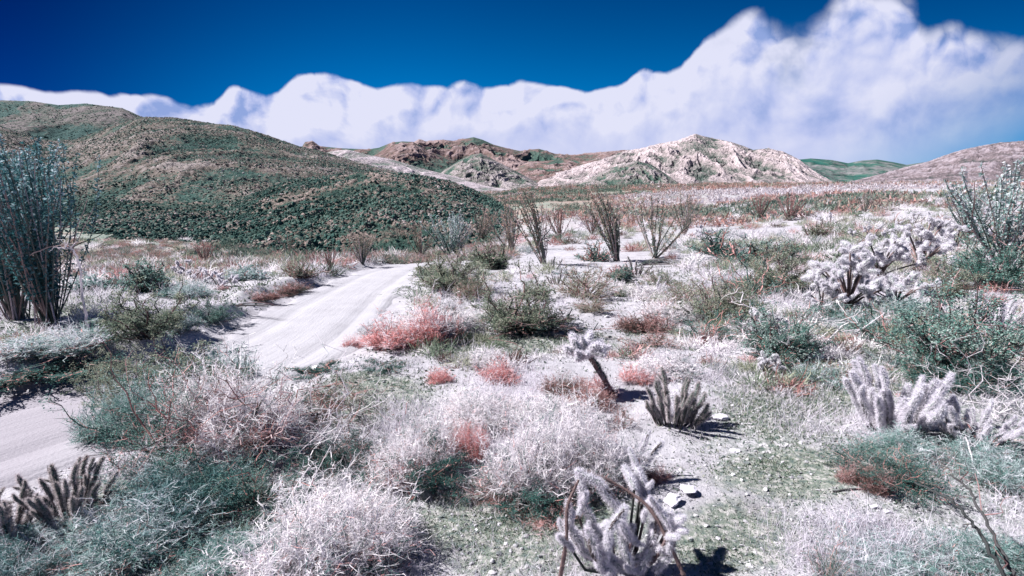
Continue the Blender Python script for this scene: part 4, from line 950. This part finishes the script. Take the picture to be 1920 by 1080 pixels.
arm_cholla([[(1165, 1075, 3.0), (1100, 960, 3.1), (1085, 885, 3.2)], [(1180, 1070, 3.0), (1160, 950, 3.1), (1120, 905, 3.15), (1092, 885, 3.2)], [(1200, 1075, 3.0), (1230, 980, 3.1), (1200, 900, 3.3), (1185, 850, 3.4)],
            [(1160, 1070, 3.0), (1080, 1020, 3.0), (1065, 950, 3.05)], [(1230, 1075, 3.0), (1265, 1010, 3.0), (1225, 940, 3.05)], [(1130, 1075, 2.95), (1140, 1000, 2.9), (1170, 955, 2.95)], [(1150, 1078, 2.95), (1110, 1040, 2.9), (1105, 990, 2.95)]],
           'nearest fuzzy pale cholla at the bottom edge of the picture', 71, (1165, 1085), 26,
           [[(1050, 1085, 2.95), (1062, 1010, 2.95), (1064, 950, 3.0), (1085, 900, 3.1)], [(1285, 1085, 2.95), (1255, 1020, 3.0), (1215, 950, 3.1), (1150, 905, 3.2), (1095, 883, 3.2)]])
arm_cholla([[(1195, 905, 4.2), (1190, 860, 4.25), (1150, 835, 4.3), (1118, 832, 4.3)], [(1195, 905, 4.2), (1200, 850, 4.3), (1215, 815, 4.35)], [(1190, 880, 4.2), (1170, 860, 4.2), (1160, 885, 4.15), (1152, 905, 4.15)], [(1195, 890, 4.2), (1222, 850, 4.2), (1240, 830, 4.25)]],
           'pale cholla with drooping arms between the centre shrub and the nearest cholla', 72, (1195, 925))

canes('fallen_canes', 1195, 500, 110, 14, 26, 'heap of fallen dark ocotillo canes on the sand', 'branches', 81, ang=.05)
canes('fallen_canes', 1560, 462, 60, 7, 12, 'fallen dark branches on the pale slope by the round bush', 'branches', 82, ang=.1)
canes('fallen_canes', 1700, 520, 90, 20, 12, 'fallen brown stems inside the white cholla mass', 'branches', 83, 'rust', .5)
canes('fallen_canes', 445, 575, 90, 6, 5, 'few sticks lying on the sand left of the track', 'branches', 84, 'wood', -.1)
BG = 'long branches arching over the foreground'
branch('branch', [(1885, 1090, 2.75), (1850, 1020, 2.85), (1820, 975, 2.95), (1770, 930, 3.1), (1715, 905, 3.3)], .013, 'thick dark branch arching from the lower right corner, lower one', 'wood', BG, .12, 3)
branch('branch', [(1900, 1080, 2.8), (1870, 1020, 2.95), (1840, 960, 3.1), (1815, 915, 3.3), (1780, 890, 3.5)], .013, 'dark branch beside the thick one at the lower right, upper one', 'wood', BG, .12, 4)
branch('branch', [(165, 935, 4.2), (210, 880, 4.3), (250, 845, 4.4), (330, 835, 4.5)], .009, 'thin pale stick arching right of the dark left cholla', 'pale', BG, .6, 5)
branch('branch', [(400, 865, 4.6), (440, 855, 4.6), (480, 880, 4.5), (520, 890, 4.5)], .012, 'bleached branch lying in the dark gap left of the centre', 'pale', BG, .3, 6)
branch('branch', [(1560, 940, 4.0), (1620, 920, 4.0), (1700, 918, 4.0)], .008, 'thin dark stick lying in front of the dark thicket', 'wood', BG, .5, 7)
branch('branch', [(1810, 820, 4.6), (1830, 880, 4.2), (1880, 930, 3.9)], .009, 'thin pale stick bending down at the right edge', 'pale', BG, .3, 8)
branch('branch', [(155, 560, 9.2), (150, 500, 9.1), (135, 468, 9.0), (108, 465, 9.0)], .022, 'bleached hooked branch beside the tall left ocotillos', 'pale', BG, .5, 9)

R_ = rock
R_(1527, 672, 32, 17, 'bright white rock with a flat top in front of the dark green bush', 'white_rock', 1)
R_(592, 692, 15, 11, 'lone white rock at the edge of the sandy track', 'white_rock', 2)
R_(704, 655, 12, 7, 'small pale rock under the brightest salmon shrub', 'rock', 3)
R_(1288, 925, 40, 24, 'large pale rock right of the pale cholla with drooping arms', 'rock', 4)
R_(1262, 945, 46, 20, 'flat pale rock below and left of the large one', 'rock', 5)
R_(697, 878, 15, 12, 'small pale rock, leftmost of the row below the dark undergrowth', 'rock', 6)
R_(728, 890, 22, 16, 'rounded pale rock, second in the row below the dark undergrowth', 'rock', 7)
R_(749, 893, 18, 13, 'pale rock, third in the row below the dark undergrowth', 'rock', 8)
R_(765, 896, 13, 10, 'brightest rock in the row below the dark undergrowth', 'white_rock', 9)
R_(785, 930, 40, 24, 'grey rock in front of the row of pale ones', 'rock', 10)
R_(800, 938, 24, 32, 'dark pointed rock in front of the centre shrubs', 'dark_rock', 11)
R_(825, 915, 12, 10, 'small white rock right of the dark pointed one', 'white_rock', 12)
R_(1374, 893, 9, 7, 'little white stone on the green patch right of the large pale rock', 'white_rock', 13)
R_(1391, 902, 7, 6, 'smallest white stone on the green patch', 'white_rock', 14)
R_(1676, 878, 9, 9, 'round white stone in front of the dark thicket', 'white_rock', 15)
R_(1400, 870, 14, 7, 'dark stone on the pale strip of sand at the right', 'dark_rock', 16)
R_(1350, 785, 34, 12, 'low grey rock right of the finger cholla', 'rock', 17)
R_(1565, 675, 12, 8, 'pale stone just right of the flat topped white rock', 'rock', 18)
R_(1378, 848, 22, 9, 'grey rock on the pale strip of sand', 'rock', 19)
R_(1640, 955, 22, 12, 'pale rock below the dark thicket', 'rock', 20)
R_(1665, 962, 16, 9, 'smaller pale rock beside the one below the thicket', 'rock', 21)
R_(936, 1042, 14, 8, 'small dark stone near the bottom of the green patch', 'dark_rock', 22)
R_(893, 995, 8, 6, 'small white stone on the near green patch', 'white_rock', 23)
R_(735, 1005, 9, 6, 'small pale stone right of the domed shrub', 'rock', 24)

# ------------------------------------------------------------------ stuff: grass, pebbles, far scrub
def on_ground(r, n, ymin, ymax, umin=-1.1, umax=1.1, pw=1.0):
    y = ymin * (ymax / ymin) ** (r.random(n) ** pw); x = y * r.uniform(umin, umax, n); return x, y
def stuff(name, g, m, label, cat): o = g.build(name, m); tag(o, label, cat, kind='stuff'); return o
r = rng(91); x, y = on_ground(r, 420000, 2.0, 26)
gw = patch_w(GREEN, x, y); rdv, _ = road_d(x, y); k = (r.random(len(x)) < np.clip(gw * 1.3 * fbm(x * 2.2, y * 2.2, 4) ** 2 * 2.2 + .02, 0, 1)) & (rdv > RW + .2)
x, y = x[k], y[k]; z = h(x, y); sz = np.clip(.005 * y, .014, .07) * r.uniform(.6, 1.6, len(x))
g = MB(); g.add(*leaves(np.stack([x, y, z], -1), sz, sz * .2, r, 1.0, np.clip(r.random(len(x)) * .8 + .2 * fbm(x * 5, y * 5, 2), 0, 1))); stuff('grass', g, M['grass'], 'short green sprouts growing on the open patches', 'grass')
r = rng(92); x, y = on_ground(r, 520000, 2.0, 40, -1.5, 1.5); rdv, _ = road_d(x, y)
BARE = [(1080, 480, 170, 26, 1), (1100, 530, 130, 20, .8), (480, 540, 90, 30, .9), (1150, 620, 190, 40, .8), (1330, 470, 90, 20, .7), (700, 670, 160, 14, 1), (1100, 655, 200, 16, .9), (1430, 855, 200, 26, 1), (640, 470, 60, 14, .8), (1540, 500, 60, 20, .6)]
STRAW = [(930, 770, 330, 70, 1), (1240, 700, 170, 50, .9), (1600, 470, 380, 60, .9), (1700, 700, 250, 120, .6), (1750, 1020, 280, 80, .8), (420, 520, 260, 40, .6), (1250, 600, 120, 40, .8), (450, 700, 200, 120, .6), (100, 640, 170, 40, .6)]
cl = fbm(x * .9 + 7, y * .9, 5); sw = patch_w(STRAW, x, y); bw = 1 - np.clip(patch_w(BARE, x, y) * 2.2, 0, 1); k = (r.random(len(x)) < np.clip((cl - .50) * 3, .02, 1) * .45 * bw + sw * bw * np.clip((cl - .36) * 4, 0, 1)) & (rdv > RW + .35)
x, y = x[k], y[k]; n = len(x); B = np.stack([x, y, h(x, y) - .01], -1); L = r.uniform(.04, .16, n) * np.clip(y / 9, .8, 1.6) * np.clip((cl[k] - .3) * 3, .3, 1.2) * (1 + .9 * sw[k])
P = paths(B, unit(r.normal(size=(n, 3)) * [.5, .5, .2] + [0, 0, .8]), L, 3, r, .6)
g = MB(); g.add(*ribbons(P, np.array([1, .7, .2])[None] * np.clip(.00045 * y, .0014, .008)[:, None], r, r.random(n))); stuff('straw', g, M['straw'], 'fine pale straw standing between the bushes', 'grass')
r = rng(93); x, y = on_ground(r, 75000, 1.8, 24, -1.4, 1.4); dw = patch_w(DIRT, x, y); rdv, _ = road_d(x, y); k = (r.random(len(x)) < .22 + dw) & (rdv > RW); x, y = x[k], y[k]; n = len(x)
S = (.006 + .022 * r.random(n) ** 3) * np.clip(y / 6, .8, 2.2); g = MB(); g.add(*blobs(np.stack([x, y, h(x, y) + S * .2], -1), S, r, 0, .2, .7, r.random(n))); stuff('pebbles', g, M['peb'], 'small light and dark stones littering the ground', 'pebbles')

def tufts(x, y, S, r, per, hh=.8, a=None, w=.05, up=.8):    # many small bushes as sprays of blades
    n = len(x); z = h(x, y) if y.max() < 60 else h_base(x, y); B = np.repeat(np.stack([x, y, z - .02], -1), per, 0); Sz = np.repeat(S, per); m = n * per
    off = r.normal(size=(m, 3)) * [.30, .30, 0]; off[:, 2] = r.random(m) * .45 * hh; C = B + off * Sz[:, None]
    D = unit(off * [1, 1, .5] + r.normal(size=(m, 3)) * .45 + [0, 0, up * .5]); L = Sz * r.uniform(.22, .5, m)
    P = paths(C, D, L, 3, r, .5); A = np.clip(np.repeat(a, per) * .75 + .25 * r.random(m), 0, 1)
    return ribbons(P, np.array([1, .8, .2])[None] * (Sz * w * r.uniform(.6, 1.3, m))[:, None], r, A)
def clear_of(x, y, f=.7):
    k = np.ones(len(x), bool)
    for a, b, s in PLACED: k &= np.hypot(x - a, y - b) > s * f
    return k
r = rng(94)                                                     # mats of small pale plants in the middle distance
x, y = on_ground(r, 13500, 5.5, 66, -1.6, 1.6, .85); rdv, _ = road_d(x, y); cl = fbm(x * .22 + 3, y * .22 + 8, 4)
bare = (np.abs(x - 2.5) < 4.5) & (y > 15) & (y < 27)
k = (rdv > RW + .5) & (cl > .47 - .07 * sst(x / y, .1, .5)) & clear_of(x, y, .5) & (~bare | (r.random(len(x)) < .12)); x, y = x[k], y[k]
BARE = [(1080, 480, 170, 26, 1), (1100, 530, 130, 20, .8), (480, 540, 90, 30, .9), (1150, 620, 190, 40, .8), (1330, 470, 90, 20, .7), (700, 670, 160, 14, 1), (1100, 655, 200, 16, .9)]
k = r.random(len(x)) > patch_w(BARE, x, y) * 1.1; x, y = x[k], y[k]
S = (.13 + .55 * r.random(len(x)) ** 1.8) * np.clip(y / 16, .6, 1.5); t = r.random(len(x))
for nm, lo, hi, mt, lab in (('ground_cover', 0, .40, 'pale', 'low pale plants matting the middle distance'), ('ground_cover', .40, .80, 'leaf', 'low olive plants dotted over the middle distance'), ('ground_cover', .80, 1.01, 'rust', 'low rusty plants dotted over the middle distance')):
    q = (t >= lo) & (t < hi); g = MB(); g.add(*tufts(x[q], y[q], S[q], r, 130, .8, r.random(q.sum()), .018)); stuff(nm, g, M[mt], lab, 'ground cover')
r = rng(95)                                                     # scrub over the plain up to the mountains
x, y = on_ground(r, 30000, 42, 950, -.62, 1.15, .75)
S = r.uniform(.5, 1.5, len(x)) * np.clip(y / 130, .75, 2.2); cl = fbm(x / 30, y / 30, 4)
k = (fbm(x / 18 + 5, y / 18, 3) > .40); x, y, S, cl = x[k], y[k], S[k], cl[k]
a = np.clip((cl - .5) * 2.2 + .40 + .42 * sst(x / y, .1, .4) * sst(y, 230, 110) + .10 * sst(x / y, .2, .5) + .22 * r.normal(size=len(x)), 0, 1)
q_ = np.exp(-((x / y - .43) / .13) ** 2) * sst(y, 110, 200); a = a * (1 - .75 * q_) + .75 * q_ * np.clip(.60 + .12 * r.normal(size=len(x)), 0, 1)
g = MB(); g.add(*tufts(x, y, S, r, 26, .9, a, .07)); stuff('far_scrub', g, M['fscrub'], 'red and green scrub covering the plain below the mountains', 'scrub')
r = rng(96)
x, y = on_ground(r, 12000, 24, 58, -1.1, .0); S = r.uniform(.3, .9, len(x)); g = MB(); k = (fbm(x / 6, y / 6, 3) > .26); x, y, S = x[k], y[k], S[k]
S = S * .7; g.add(*tufts(x, y, S, r, 60, .9, r.random(len(x)), .025)); stuff('scrub', g, M['fscrub'], 'mixed low scrub along the foot of the left slope', 'scrub')
